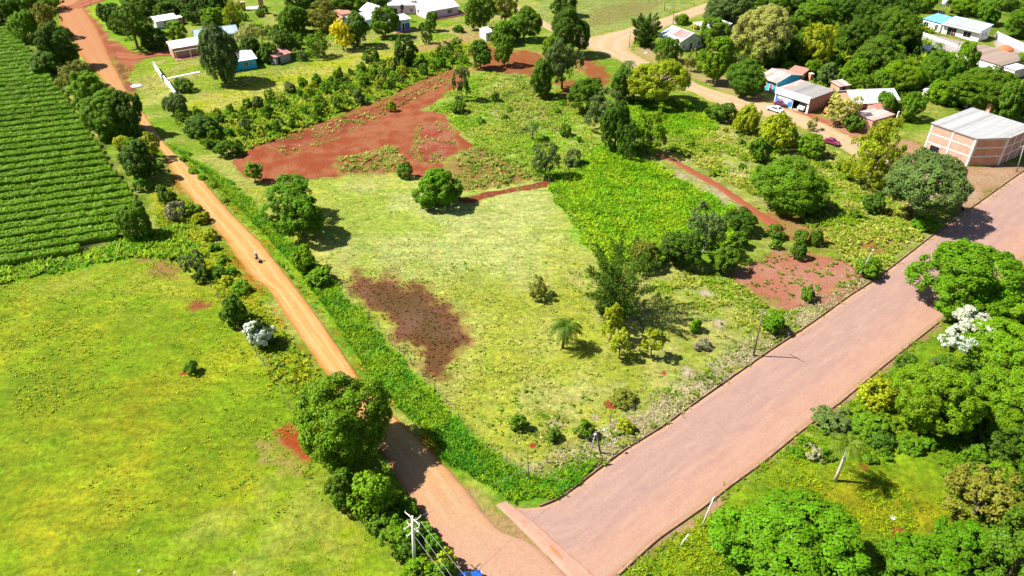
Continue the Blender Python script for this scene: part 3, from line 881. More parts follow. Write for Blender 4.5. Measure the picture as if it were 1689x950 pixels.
M['kerb'] = worn('kerb', ALB(226, 184, 150), ALB(160, 112, 84), 0.9, 0.95, 0.8, 0.02)
M['gutter'] = worn('gutter', ALB(244, 196, 170), ALB(232, 166, 132), 0.7, 0.95, 0.7, 0.02)
M['kerb_pale'] = worn('kerb_pale', ALB(236, 184, 152), ALB(190, 136, 104), 0.9, 0.95, 0.8, 0.02)
ribbon('kerb', PAVE_L[2:], 0.16, 0.2, M['kerb'], shift=0.1)
ribbon('kerb', PAVE_R[2:12], 0.3, 0.12, M['kerb_pale'], shift=-0.1)
road('gutter_crossing', [(836, 828), (870, 850), (907, 882), (952, 922), (1000, 966)], [(818, 834), (843, 856), (876, 889), (918, 931), (958, 972)], M['gutter'], z=0.19, ragged=0.12, cols=10, crown=0.02)
hole = MB()
c0, c1 = P(907, 901), P(928, 925)
hole_v = [(c0[0] + (c1[0] - c0[0]) * t + dx, c0[1] + (c1[1] - c0[1]) * t + dy, 0.24) for t, dx, dy in
          [(0, -.1, 0), (.3, -.24, -.1), (.7, -.2, -.05), (1, 0, -.02), (.8, .22, .05), (.4, .2, .1), (.1, .12, .1)]]
hole.slab(hole_v, 0.05)
tag(hole.build('worn_soil_patch', M['red_soil']), kind='structure')


# ------------------------------------------------------------------ vegetation
def unit(n, r):
    v = r.normal(size=(n, 3))
    return v / np.linalg.norm(v, axis=1)[:, None]


def leaf_quads(pos, nrm, size, r, aspect=0.75):
    """one pointed four-cornered leaf clump per position"""
    n = len(pos)
    nrm = nrm / (np.linalg.norm(nrm, axis=1)[:, None] + 1e-9)
    a = np.cross(nrm, unit(n, r)); a /= (np.linalg.norm(a, axis=1)[:, None] + 1e-9)
    b = np.cross(nrm, a)
    s = size[:, None]
    bend = nrm * s * 0.22
    V = np.stack([pos - a * s, pos - b * s * aspect - bend * .6, pos + a * s, pos + b * s * aspect - bend], 1).reshape(-1, 3)
    F = np.arange(4 * n).reshape(n, 4)
    lf = np.repeat(r.random(n), 4)
    return V, F, lf


def crown_mesh(name, seed, R, n_lobes, leaf, n_leaf, style='round'):
    r = np.random.default_rng(seed)
    if style == 'pine':                                         # whorls of rising boughs with tufts of needles
        P_, N_ = [], []
        for k in range(n_lobes):
            h = (k + 0.5) / n_lobes
            reach = R * (0.45 + 0.75 * math.sin(math.pi * min(1, (1 - h) * 0.85 + 0.12))) * r.uniform(.75, 1.15)
            az = k * 2.4 + r.uniform(-.4, .4)
            d = np.array([math.cos(az), math.sin(az), 0.45 + 0.5 * h])
            n = n_leaf // n_lobes
            t = r.random(n) ** 0.6
            sp = 0.16 * R * (1.15 - t)
            base = np.array([0, 0, (h * 1.6 - 1.0) * R])
            p = base + d[None, :] * (t * reach)[:, None] + r.normal(size=(n, 3)) * sp[:, None]
            P_.append(p); N_.append(d[None, :] * 0.4 + unit(n, r))
        pos, nrm = np.concatenate(P_), np.concatenate(N_)
        size = leaf * r.uniform(.6, 1.3, len(pos))
        V, F, lf = leaf_quads(pos, nrm, size, r, 0.4)
    else:
        loose = style == 'loose'
        C = unit(n_lobes * 3, r)
        C = C[(C[:, 2] > (-0.8 if style != 'bush' else -0.15))][:n_lobes]
        n_lobes = len(C)
        rad = r.uniform(0.5, (0.68, 0.84, 0.72, 0.9, 0.78)[seed % 5], n_lobes) if not loose else r.uniform(0.4, 0.85, n_lobes)
        C = C * (rad * R)[:, None]
        if style == 'flat': C[:, 2] *= 0.55
        lr = R * (r.uniform(0.3, 0.46, n_lobes) if not loose else r.uniform(0.18, 0.34, n_lobes))
        if not loose:
            C = np.r_[C, [[0, 0, 0.0]]]; lr = np.r_[lr, (0.78, 0.66, 0.74, 0.6, 0.7)[seed % 5] * R]
        # second level: tufts of foliage over the skin of every bough
        q = max(0.16, min(0.95, 0.13 * R + 0.16)) * (0.8 if loose else 1.0)
        C2, L2, TI = [], [], []
        for c, l in zip(C, lr):
            m = max(4, int((2.1 if not loose else 1.5) * (l / q) ** 2 * 1.6))
            dd = unit(m, r) + (c / (np.linalg.norm(c) + 1e-6)) * 0.3 + np.array([0, 0, .2])
            dd /= np.linalg.norm(dd, axis=1)[:, None]
            pp = c + dd * (l * r.uniform(.8, 1.05, m))[:, None]
            dmin = np.full(m, 9.0)
            for c_, l_ in zip(C, lr):
                dmin = np.minimum(dmin, np.linalg.norm(pp - c_, axis=1) / l_)
            k = dmin > 0.72
            C2.append(pp[k]); L2.append(q * r.uniform(.65, 1.2, k.sum())); TI.append(np.full(k.sum(), r.random()))
        C2, L2, TI = np.concatenate(C2), np.concatenate(L2), np.concatenate(TI)
        w = L2 ** 2; w /= w.sum()
        li = r.choice(len(L2), n_leaf, p=w)
        out = C2[li] / (np.linalg.norm(C2[li], axis=1)[:, None] + 1e-6)
        dirs = unit(n_leaf, r) + out * 0.55 + np.array([0, 0, 0.25]); dirs /= np.linalg.norm(dirs, axis=1)[:, None]
        pos = C2[li] + dirs * (L2[li] * np.where(r.random(n_leaf) < .85, r.uniform(.8, 1.1, n_leaf), r.uniform(.2, 1.3, n_leaf)))[:, None]
        keep = pos[:, 2] > (-0.95 * R if style != 'bush' else -0.4 * R)
        pos, dirs, li = pos[keep], dirs[keep], li[keep]
        h = np.percentile(np.hypot(pos[:, 0], pos[:, 1]), 97)    # bring the crown to its nominal size
        pos = pos * np.array([R / h, R / h, 1.0 if style == 'flat' else R / np.percentile(pos[:, 2], 98.5)])
        n = len(pos)
        nrm = dirs * 0.8 + unit(n, r) * 0.42 + np.array([0, 0, 0.25])
        size = leaf * r.uniform(.55, 1.3, n)
        V, F, lf = leaf_quads(pos, nrm, size, r)
        t2 = np.clip(.6 * TI + .4 * r.random(len(L2)), 0, 1)     # some tufts are lighter than others
        lf = np.clip(0.6 * lf + 0.4 * np.repeat(t2[li], 4), 0, 1)
    me = np_mesh(name, V, F, False, {'leaf': ('FLOAT', lf)})
    me.materials.append(M['leaf'])
    return me


#              style : list of (size class R, lobes, leaf half-size, leaves)
SIZES = {'S': 0.9, 'M': 2.0, 'L': 3.8, 'X': 6.5}
SPEC = {
    ('round', 'S'): (9, .11, 1300), ('round', 'M'): (14, .15, 3800), ('round', 'L'): (20, .17, 12500), ('round', 'X'): (30, .165, 44000),
    ('loose', 'S'): (9, .10, 600), ('loose', 'M'): (18, .14, 2000), ('loose', 'L'): (28, .17, 5600), ('loose', 'X'): (40, .2, 14000),
    ('bush', 'S'): (9, .11, 1000), ('bush', 'M'): (13, .15, 3000), ('bush', 'L'): (20, .19, 7500), ('bush', 'X'): (30, .17, 28000),
    ('pine', 'M'): (26, .16, 3600), ('pine', 'L'): (50, .19, 16000), ('pine', 'S'): (18, .12, 1500), ('pine', 'X'): (60, .24, 16000),
    ('flat', 'S'): (10, .11, 1100), ('flat', 'M'): (16, .15, 3200), ('flat', 'L'): (24, .19, 8000), ('flat', 'X'): (36, .17, 30000),
}
_crowns = {}


def crown_proto(style, a, pick):
    cl = min(SIZES, key=lambda k: abs(math.log(a / SIZES[k])))
    k = (style, cl, pick % 5)
    if k not in _crowns:
        L, lf, n = SPEC[(style, cl)]
        _crowns[k] = crown_mesh(style + '_foliage', hash((len(style), cl, pick % 3, 5)) % 9973 if False else (ord(style[0]) * 31 + ord(cl) * 7 + (pick % 5) * 101), SIZES[cl], L, lf, n, style)
    return _crowns[k], SIZES[cl]


def trunk_mesh(seed, n_limb=6):
    """unit tree skeleton: stem from z=0 to 1, limbs reaching radius 1 at z about 1"""
    r = random.Random(seed)
    b = MB()
    stem = [(0, 0, -0.04), (0.01, 0.0, 0.1), (r.uniform(-.06, .06), r.uniform(-.06, .06), 0.4), (r.uniform(-.1, .1), r.uniform(-.1, .1), 0.72), (r.uniform(-.12, .12), r.uniform(-.12, .12), 1.0)]
    b.tube(stem, [0.11, 0.085, 0.07, 0.05, 0.02], 7)
    for i in range(n_limb):
        a = i * 2.4 + r.uniform(-.4, .4)
        z0 = r.uniform(0.42, 0.75)
        q = r.uniform(.5, .8)
        b.tube([(0, 0, z0 - .05), (math.cos(a) * q * .45, math.sin(a) * q * .45, z0 + .13), (math.cos(a) * q, math.sin(a) * q, z0 + r.uniform(.2, .4))], [0.05, 0.035, 0.012], 5)
    me = bpy.data.meshes.new('trunk')
    me.from_pydata(b.v, [], b.f)
    me.polygons.foreach_set('use_smooth', np.ones(len(me.polygons), bool))
    return me


TRUNKS = [trunk_mesh(i) for i in range(4)]
for t_ in TRUNKS: t_.materials.append(M['bark'])
TRUNKS_PALE = [trunk_mesh(i + 9, 4) for i in range(2)]
for t_ in TRUNKS_PALE: t_.materials.append(M['pale_bark'])

LEAFC = {'DG': (.056, .112, .006), 'MG': (.088, .170, .005), 'BG': (.118, .215, .004), 'YG': (.235, .270, .006), 'OL': (.160, .165, .016),
         'GG': (.098, .146, .030), 'LO': (.310, .300, .066), 'GB': (.230, .235, .125), 'WH': (.62, .66, .52), 'YE': (.46, .40, .005), 'DB': (.074, .143, .006), 'VG': (.084, .188, .003)}
N_TREE = [0]


def crown_obj(style, a, b, col, parent, loc, name='crown'):
    N_TREE[0] += 1
    me, R = crown_proto(style, a, N_TREE[0])
    o = bpy.data.objects.new(name, me)
    COL.objects.link(o)
    if parent is not None: o.parent = parent
    o.location = loc
    o.rotation_euler = (random.uniform(-.16, .16), random.uniform(-.16, .16), random.uniform(0, 6.28))
    e = random.uniform(.88, 1.12)
    o.scale = (a / R * e, a / R / e, b / R)
    c = LEAFC[col] if isinstance(col, str) else col
    j = random.uniform(.9, 1.1)
    o.color = (c[0] * j * random.uniform(.94, 1.06), c[1] * j, c[2] * j, 1)
    return o


def crown_fit(x0, y0, x1, y1, clear, bmin=0.55, bmax=1.5):
    """real size and place of a crown whose outline was traced: half-width a, half-height b, ground point"""
    cx, cy = (x0 + x1) / 2, (y0 + y1) / 2
    z = 2.0
    for _ in range(6):
        p = P(cx, cy, z)
        s = scale_at(p)
        a = (x1 - x0) / 2 / s
        th = math.atan2(CAMH - z, math.hypot(p[0], p[1]))
        hh = (y1 - y0) / 2 / s
        b2 = hh * hh - (a * math.sin(th)) ** 2
        b = math.sqrt(max(b2, 1e-6)) / math.cos(th)
        b = min(max(b, bmin * a), bmax * a)
        z = b * 0.92 + clear * 2 * b
    return p, a, b, z


def tree(style, box, col, label, group=None, clear=0.22, cat='tree', name='tree', pale=False, kids=True):
    clear *= 0.55
    p, a, b, z = crown_fit(*box, clear)
    a *= 1.08; b *= 1.04
    t = thing(name, label, cat, (p[0], p[1], -0.05), 0, group)
    tm = (TRUNKS_PALE if pale else TRUNKS)[N_TREE[0] % (2 if pale else 4)]
    k = bpy.data.objects.new('trunk', tm); COL.objects.link(k); k.parent = t
    k.scale = (a * .75, a * .75, z + b * 0.35)
    k.rotation_euler = (0, 0, random.uniform(0, 6.28))
    crown_obj(style, a, b, col, t, (0, 0, z))
    return t


STEMS = MB()
for i_ in range(5):
    a_ = i_ * 1.26
    STEMS.tube([(0, 0, -.1), (math.cos(a_) * .25, math.sin(a_) * .25, .5), (math.cos(a_) * .55, math.sin(a_) * .55, 1.0)], [.05, .035, .012], 5)
STEM_ME = bpy.data.meshes.new('stem'); STEM_ME.from_pydata(STEMS.v, [], STEMS.f); STEM_ME.materials.append(M['bark'])


def bush(box, col, label, group=None, style='bush', cat='bush', name='bush', lift=0.0):
    white = col == 'WH'
    col = 'GG' if white else col
    p, a, b, z = crown_fit(*box, 0.0, bmin=0.5, bmax=1.25)
    a *= 0.97
    t = thing(name, label, cat, (p[0], p[1], -0.05), 0, group)
    k = bpy.data.objects.new('stem', STEM_ME); COL.objects.link(k); k.parent = t
    k.scale = (a * .8, a * .8, z + lift)
    crown_obj(style, a, b * 1.1, col, t, (0, 0, z * 0.72 + lift), 'foliage')
    if white: crown_obj('bush', a * 1.02, b * 1.12, 'WH', t, (0, 0, z * 0.8 + lift), 'blossom')
    return t


def palm(base, crown_px, wid_px, label, col=(.075, .125, .018), h=None, n_frond=17, trunk_mat=None, droop=1.0, lean=True):
    """base pixel on the ground, crown centre pixel"""
    g = P(*base)
    if h is None:
        lo, hi = 0.5, 25.0                       # height whose image row is that of the crown
        for _ in range(40):
            h = (lo + hi) / 2
            d = g[1] * COS + (CAMH - h) * SIN
            v = (g[1] * SIN - (CAMH - h) * COS) / d
            if 475 - v * FPX > crown_px[1]: lo = h
            else: hi = h
    q = P(crown_px[0], crown_px[1], h)
    top = Vector((q[0] - g[0], (q[1] - g[1]) if lean else 0, h))
    t = thing('palm_tree', label, 'palm tree', (g[0], g[1], -0.05))
    R = wid_px / 2 / scale_at(q)
    r = random.Random(int(base[0]))
    b = MB()
    pts = [(0, 0, -.1), (top.x * .15, top.y * .15, h * .3), (top.x * .5, top.y * .5, h * .68), tuple(top)]
    b.tube(pts, [.26, .18, .15, .13], 9)
    b.build('trunk', trunk_mat or M['bark'], t, smooth=True)
    V, F, lf = [], [], []
    for i in range(n_frond):
        a = i * 2.399 + r.uniform(-.2, .2)
        up = (0.95 - 1.15 * (i / n_frond)) * 0.9
        L = R * r.uniform(.95, 1.2)
        d = Vector((math.cos(a), math.sin(a), 0)); side = Vector((-d.y, d.x, 0))
        rib = []
        for k in range(9):
            u = k / 8
            rib.append(top + d * L * (u * (1 - .18 * u)) + Vector((0, 0, L * (up * u - droop * (0.55 + .35 * max(0, up)) * u * u * 1.35))))
        for k in range(1, 9):
            w = L * 0.17 * math.sin(math.pi * (0.12 + 0.84 * k / 9))
            c0, c1 = rib[k - 1], rib[k]
            for s in (-1, 1):
                for m_ in range(2):
                    p0 = c0.lerp(c1, m_ / 2); p1 = c0.lerp(c1, m_ / 2 + .36)
                    tip = side * (s * w) + (c1 - c0) * .8 + Vector((0, 0, -w * r.uniform(.25, .6)))
                    o = len(V)
                    V += [tuple(p0), tuple(p1), tuple(p1 + tip * .97), tuple(p0 + tip)]
                    F.append((o, o + 1, o + 2, o + 3)); lf += [r.random()] * 4
    me = np_mesh('fronds', V, F, False, {'leaf': ('FLOAT', lf)})
    me.materials.append(M['leaf'])
    o = link('fronds', me, t); o.color = (*col, 1)
    return t


# ---- ground cover: blades and weeds as loose growth, one object for each kind of cover
def cover(name, region, dens, h, w, cols, n_blade=6, seed=1, lean=0.5, clump=None, label=None, avoid=True, cat=None):
    r = np.random.default_rng(seed)
    pls = [R_[q] for q in (region if isinstance(region, (list, tuple)) else [region])]
    A = np.concatenate(pls)
    x0, y0, x1, y1 = max(A[:, 0].min(), -120), max(A[:, 1].min(), 40), min(A[:, 0].max(), 140), A[:, 1].max()
    n = int((x1 - x0) * (y1 - y0) * dens)
    x, y = r.uniform(x0, x1, n), r.uniform(y0, y1, n)
    ok = np.zeros(n, bool)
    ragged = 3.2 * (fbm(x / 3, y / 3, 3, seed + 90) - 0.5)
    for pl in pls: ok |= sdist(x, y, pl) + ragged > 0.1
    ok &= (np.abs(x) < 0.74 * y + 14)
    if clump is not None:
        ok &= fbm(x / clump[0], y / clump[0], 3, seed + 40) > clump[1] + r.normal(0, .05, n)
    if avoid:
        for pl in ROADS + [R_['road_edge_r'], R_['road_edge_l'], R_['white_yard']][(2 if name == 'roadside_grass' else 0):]: ok &= sdist(x, y, pl) < -0.15
    if name.startswith('meadow'): ok &= sdist(x, y, R_['burnt']) < ragged
    x, y = x[ok], y[ok]
    n = len(x)
    if n == 0: return
    hh = r.uniform(h[0], h[1], n) * (0.6 + 0.8 * fbm(x / 3, y / 3, 2, seed))
    ci = fbm(x / 4, y / 4, 3, seed + 3) + r.normal(0, .16, n)
    c0, c1 = ALB(*cols[0]) * 1.45, ALB(*cols[1]) * 1.45
    cc = c0[None, :] + (c1 - c0)[None, :] * np.clip((ci - .3) / .4, 0, 1)[:, None]
    x = np.repeat(x, n_blade); y = np.repeat(y, n_blade); hh = np.repeat(hh, n_blade) * r.uniform(.6, 1.2, n * n_blade); cc = np.repeat(cc, n_blade, 0)
    N_ = len(x)
    az = r.uniform(0, 6.283, N_)
    sp = hh * 0.45
    bx, by = x + np.cos(az) * sp * r.random(N_), y + np.sin(az) * sp * r.random(N_)
    d = np.c_[np.cos(az), np.sin(az), np.zeros(N_)]
    sd = np.c_[-np.sin(az), np.cos(az), np.zeros(N_)]
    ww = (r.uniform(w[0], w[1], N_))[:, None]
    base = np.c_[bx, by, np.full(N_, -0.05)]
    midp = base + d * (hh * lean * .35)[:, None] + np.c_[np.zeros((N_, 2)), hh * .62]
    tip = base + d * (hh * lean)[:, None] + np.c_[np.zeros((N_, 2)), hh * r.uniform(.75, 1.05, N_)]
    V = np.stack([base - sd * ww * .35, midp - sd * ww, tip, midp + sd * ww, ], 1).reshape(-1, 3)
    F = np.arange(4 * N_).reshape(N_, 4)
    me = np_mesh(name, V, F, False, {'leaf': ('FLOAT', np.repeat(r.random(N_), 4)), 'Col': ('FLOAT_COLOR', np.repeat(cc, 4, 0))})
    o = link(name, me, None, M['blade'])
    tag(o, label, cat or 'grass', kind='stuff')
    return o

cover('pasture_grass', 'left_pasture', 6, (0.07, 0.2), (0.04, 0.11), [(140, 178, 4), (190, 202, 14)], 4, 1, .9, (5, .34), 'yellow green pasture grass with low tussocks at lower left')
cover('kerbside_weeds', ['gutter_right', 'kerb_left'], 2.6, (.08, .32), (.03, .09), [(126, 160, 16), (214, 196, 120)], 6, 74, .9, (1.6, .47), 'straggling weeds along both kerbs of the paved road', avoid=False, cat='weeds')
cover('roadside_grass', ['road_edge_l', 'road_edge_r'], 5, (.1, .35), (.03, .09), [(150, 176, 14), (206, 170, 40)], 6, 73, .9, (2.5, .42), 'short yellowish grass at the edges of the dirt road')
cover('pasture_tussocks', 'left_pasture', 2.2, (.12, .3), (.05, .12), [(140, 182, 6), (200, 208, 24)], 6, 71, .9, (1.6, .56), 'clumps of taller grass scattered over the lower left pasture')
cover('meadow_tussocks', 'lot', 2.2, (.12, .3), (.05, .12), [(140, 176, 34), (222, 220, 120)], 6, 72, .9, (1.4, .57), 'clumps of taller grass scattered over the corner lot')
cover('pasture_weeds', 'weedy', 0.4, (0.12, 0.3), (0.06, 0.13), [(110, 152, 10), (150, 176, 24)], 7, 2, 1.0, (7, .56), 'darker weeds scattered through the lower left pasture', cat='weeds')
cover('meadow_grass', ['lot'], 4.5, (0.07, 0.2), (0.04, 0.1), [(156, 180, 44), (200, 202, 100)], 4, 3, .9, (6, .4), 'pale short grass on the vacant corner lot')
cover('meadow_weeds', ['lot_pale', 'straw2'], 0.7, (0.15, 0.4), (0.07, 0.15), [(105, 155, 24), (160, 185, 60)], 6, 4, 1.0, (6, .5), 'green weeds among the pale grass near the paved road', cat='weeds')
cover('dry_grass', ['straw'], 9, (.14, .4), (.03, .09), [(206, 190, 135), (232, 220, 178)], 6, 5, .9, (2.5, .34), 'straw coloured dry grass along the kerb', cat='dry grass')
cover('dry_grass_weeds', ['straw'], 1.6, (.25, .6), (.08, .18), [(130, 165, 30), (176, 190, 60)], 6, 55, .9, (3.5, .5), 'green tufts growing through the dry kerbside grass', cat='weeds')
cover('tall_grass', 'verge_right', 15, (.35, .85), (.028, .075), [(100, 178, 4), (180, 216, 18)], 9, 6, .7, None, 'tall bright green grass on the bank beside the dirt road')
cover('verge_grass', 'verge_left', 4.0, (.25, .7), (.06, .16), [(144, 184, 8), (200, 200, 24)], 6, 7, .8, None, 'yellow green grass on the far verge of the dirt road')
cover('headland_grass', 'field_edge', 4.0, (.4, .95), (.08, .18), [(126, 186, 6), (178, 212, 24)], 6, 8, .8, None, 'lush grass between the hedge rows and the pasture')
cover('herbage', ['lush', 'lush_b'], 9, (0.3, 0.85), (0.07, 0.17), [(130, 190, 4), (185, 220, 36)], 7, 9, .9, None, 'dense bright green herbage filling the middle plot', cat='herbage')
cover('wild_grass', 'green_b', 5, (0.25, 0.7), (0.06, 0.15), [(140, 192, 14), (205, 212, 84)], 6, 10, .9, (5, .35), 'mixed bright and pale grass behind the red plot')
cover('scrub_growth', 'scrub', 5, (0.25, 0.75), (0.07, 0.17), [(146, 188, 18), (212, 212, 90)], 7, 11, .9, (5, .36), 'rough pale green scrub growing below the village road', cat='scrub')
cover('undergrowth', ['lot_right'], 5, (0.2, 0.6), (0.06, 0.15), [(142, 184, 18), (206, 208, 80)], 6, 12, .9, (4, .45), 'patchy weeds beside the bare red plot', cat='weeds')
cover('bare_plot_weeds', ['bare_a', 'bare_b'], .9, (.15, .45), (.08, .2), [(120, 140, 40), (160, 180, 60)], 6, 13, 1.0, (3, .5), 'sparse weeds on the bare reddish ground', cat='weeds')
cover('burnt_stubble', 'burnt', 2.5, (.1, .25), (.04, .1), [(116, 78, 44), (146, 108, 66)], 5, 14, 1.0, None, 'brown withered stubble on the scorched patch', cat='stubble')
cover('field_crop', ['crop_a', 'crop_d'], 1.3, (0.2, 0.55), (0.09, 0.2), [(140, 150, 50), (196, 190, 100)], 6, 15, 1.0, (2.5, .45), 'sparse young crop on the red ploughed soil', cat='crop')
cover('row_crop', ['crop_b', 'crop_c', 'corn'], 2.2, (.3, .8), (.1, .2), [(134, 160, 50), (190, 195, 90)], 6, 16, 1.0, (2.2, .42), 'low green crop at the edges of the red plot', cat='crop')
cover('bank_growth', ['far_right'], 8, (0.2, 0.5), (0.04, 0.1), [(124, 172, 4), (186, 200, 20)], 6, 17, .9, (5, .44), 'rank green growth on the near side of the paved road', cat='undergrowth')
cover('clearing_grass', 'clearing', 3, (.15, .4), (.05, .13), [(140, 160, 4), (186, 186, 16)], 5, 18, .9, None, 'short mossy green grass in the clearing at lower right')
cover('thicket_growth', 'thicket', 3.5, (0.4, 1.0), (0.1, 0.22), [(124, 176, 10), (196, 204, 56)], 7, 19, .9, (5, .35), 'weedy growth under the young trees of the thicket', cat='undergrowth')
cover('wood_undergrowth', ['wood_floor'], .7, (.7, 1.9), (.25, .5), [(96, 150, 8), (170, 190, 40)], 8, 21, .8, (6, .38), 'leafy undergrowth on the floor of the village wood', cat='undergrowth')
cover('lane_grass', ['lane', 'yard_left', 'top_left_grass', 'house_yard', 'top_field'], .8, (.12, .35), (.08, .2), [(140, 185, 20), (200, 206, 70)], 5, 20, .9, None, 'mown grass on the lane and yards by the houses')


# ---- tea field: every hedge row is a thing
def tea_rows():
    d = P(182, 393) - P(0, 422); d = d[:2] / np.linalg.norm(d[:2]); nrm = np.array([-d[1], d[0]])
    body, lb = 0, 0
    k = 0
    nn = 131.0
    i = 0
    while nn < 300:
        t = np.arange(-190, 20, 0.5)
        pts = nrm[None, :] * nn + d[None, :] * t[:, None]
        ok = (sdist(pts[:, 0], pts[:, 1], R_['tea']) > 0.3) & (np.abs(pts[:, 0]) < 0.80 * pts[:, 1] + 14)
        if ok.sum() > 8:
            pts = pts[ok]
            tt = t[ok]
            r = np.random.default_rng(100 + i)
            w = 0.96 + 0.42 * (fbm(tt / 1.6, tt * 0 + i * 7, 3, 3) - .5)
            hh = 1.3 + 0.5 * (fbm(tt / 1.2, tt * 0 + i * 3, 3, 8) - .5)
            wob = 0.5 * (fbm(tt / 5, tt * 0 + i * 11, 2, 4) - .5)
            prof = [(-.86, -.1), (-1.0, .6), (-.82, .96), (0, 1.05), (.82, .96), (1.0, .6), (.86, -.1)]
            V = np.stack([np.c_[pts + nrm[None, :] * (u * w + wob)[:, None], v * hh + 0.05 * r.normal(size=len(tt))] for u, v in prof], 1)
            n, m = V.shape[:2]
            Vb = V.reshape(-1, 3)
            Fi = np.arange(n * m).reshape(n, m)
            Fb = np.stack([Fi[:-1, :-1].ravel(), Fi[:-1, 1:].ravel(), Fi[1:, 1:].ravel(), Fi[1:, :-1].ravel()], 1)
            nl = int(len(tt) * 0.5 * 62)
            q = r.uniform(0, n - 1.01, nl); u = r.uniform(-1, 1, nl)
            qi = q.astype(int)
            base = pts[qi] + d[None, :] * ((q - qi) * .5)[:, None] + nrm[None, :] * (u * w[qi] * 1.0 + wob[qi])[:, None]
            zz = hh[qi] * (1.08 - .5 * np.abs(u) ** 3) + r.normal(0, .12, nl)
            pos = np.c_[base, zz]
            nv = np.c_[nrm[None, :] * (u * .8)[:, None], np.full(nl, 1.0)] + unit(nl, r) * .7
            V2, F2, lf = leaf_quads(pos, nv, .19 * r.uniform(.6, 1.35, nl), r)
            me = np_mesh('tea_hedge', np.r_[Vb, V2], np.r_[Fb, F2 + len(Vb)], False, {'leaf': ('FLOAT', np.r_[np.full(len(Vb), .25), lf])})
            o = link('tea_hedge', me, None, M['leaf'])
            q_ = r.uniform(.88, 1.1); c = (0.122 * q_, 0.245 * q_, 0.005)
            o.color = (*c, 1)
            tag(o, 'clipped green tea hedge row in the striped field at upper left', 'hedge row', 'parallel tea hedge rows of the striped field')
        nn += min(3.9, 3.1 + 0.8 * (nn - 131) / 45)
        i += 1


tea_rows()

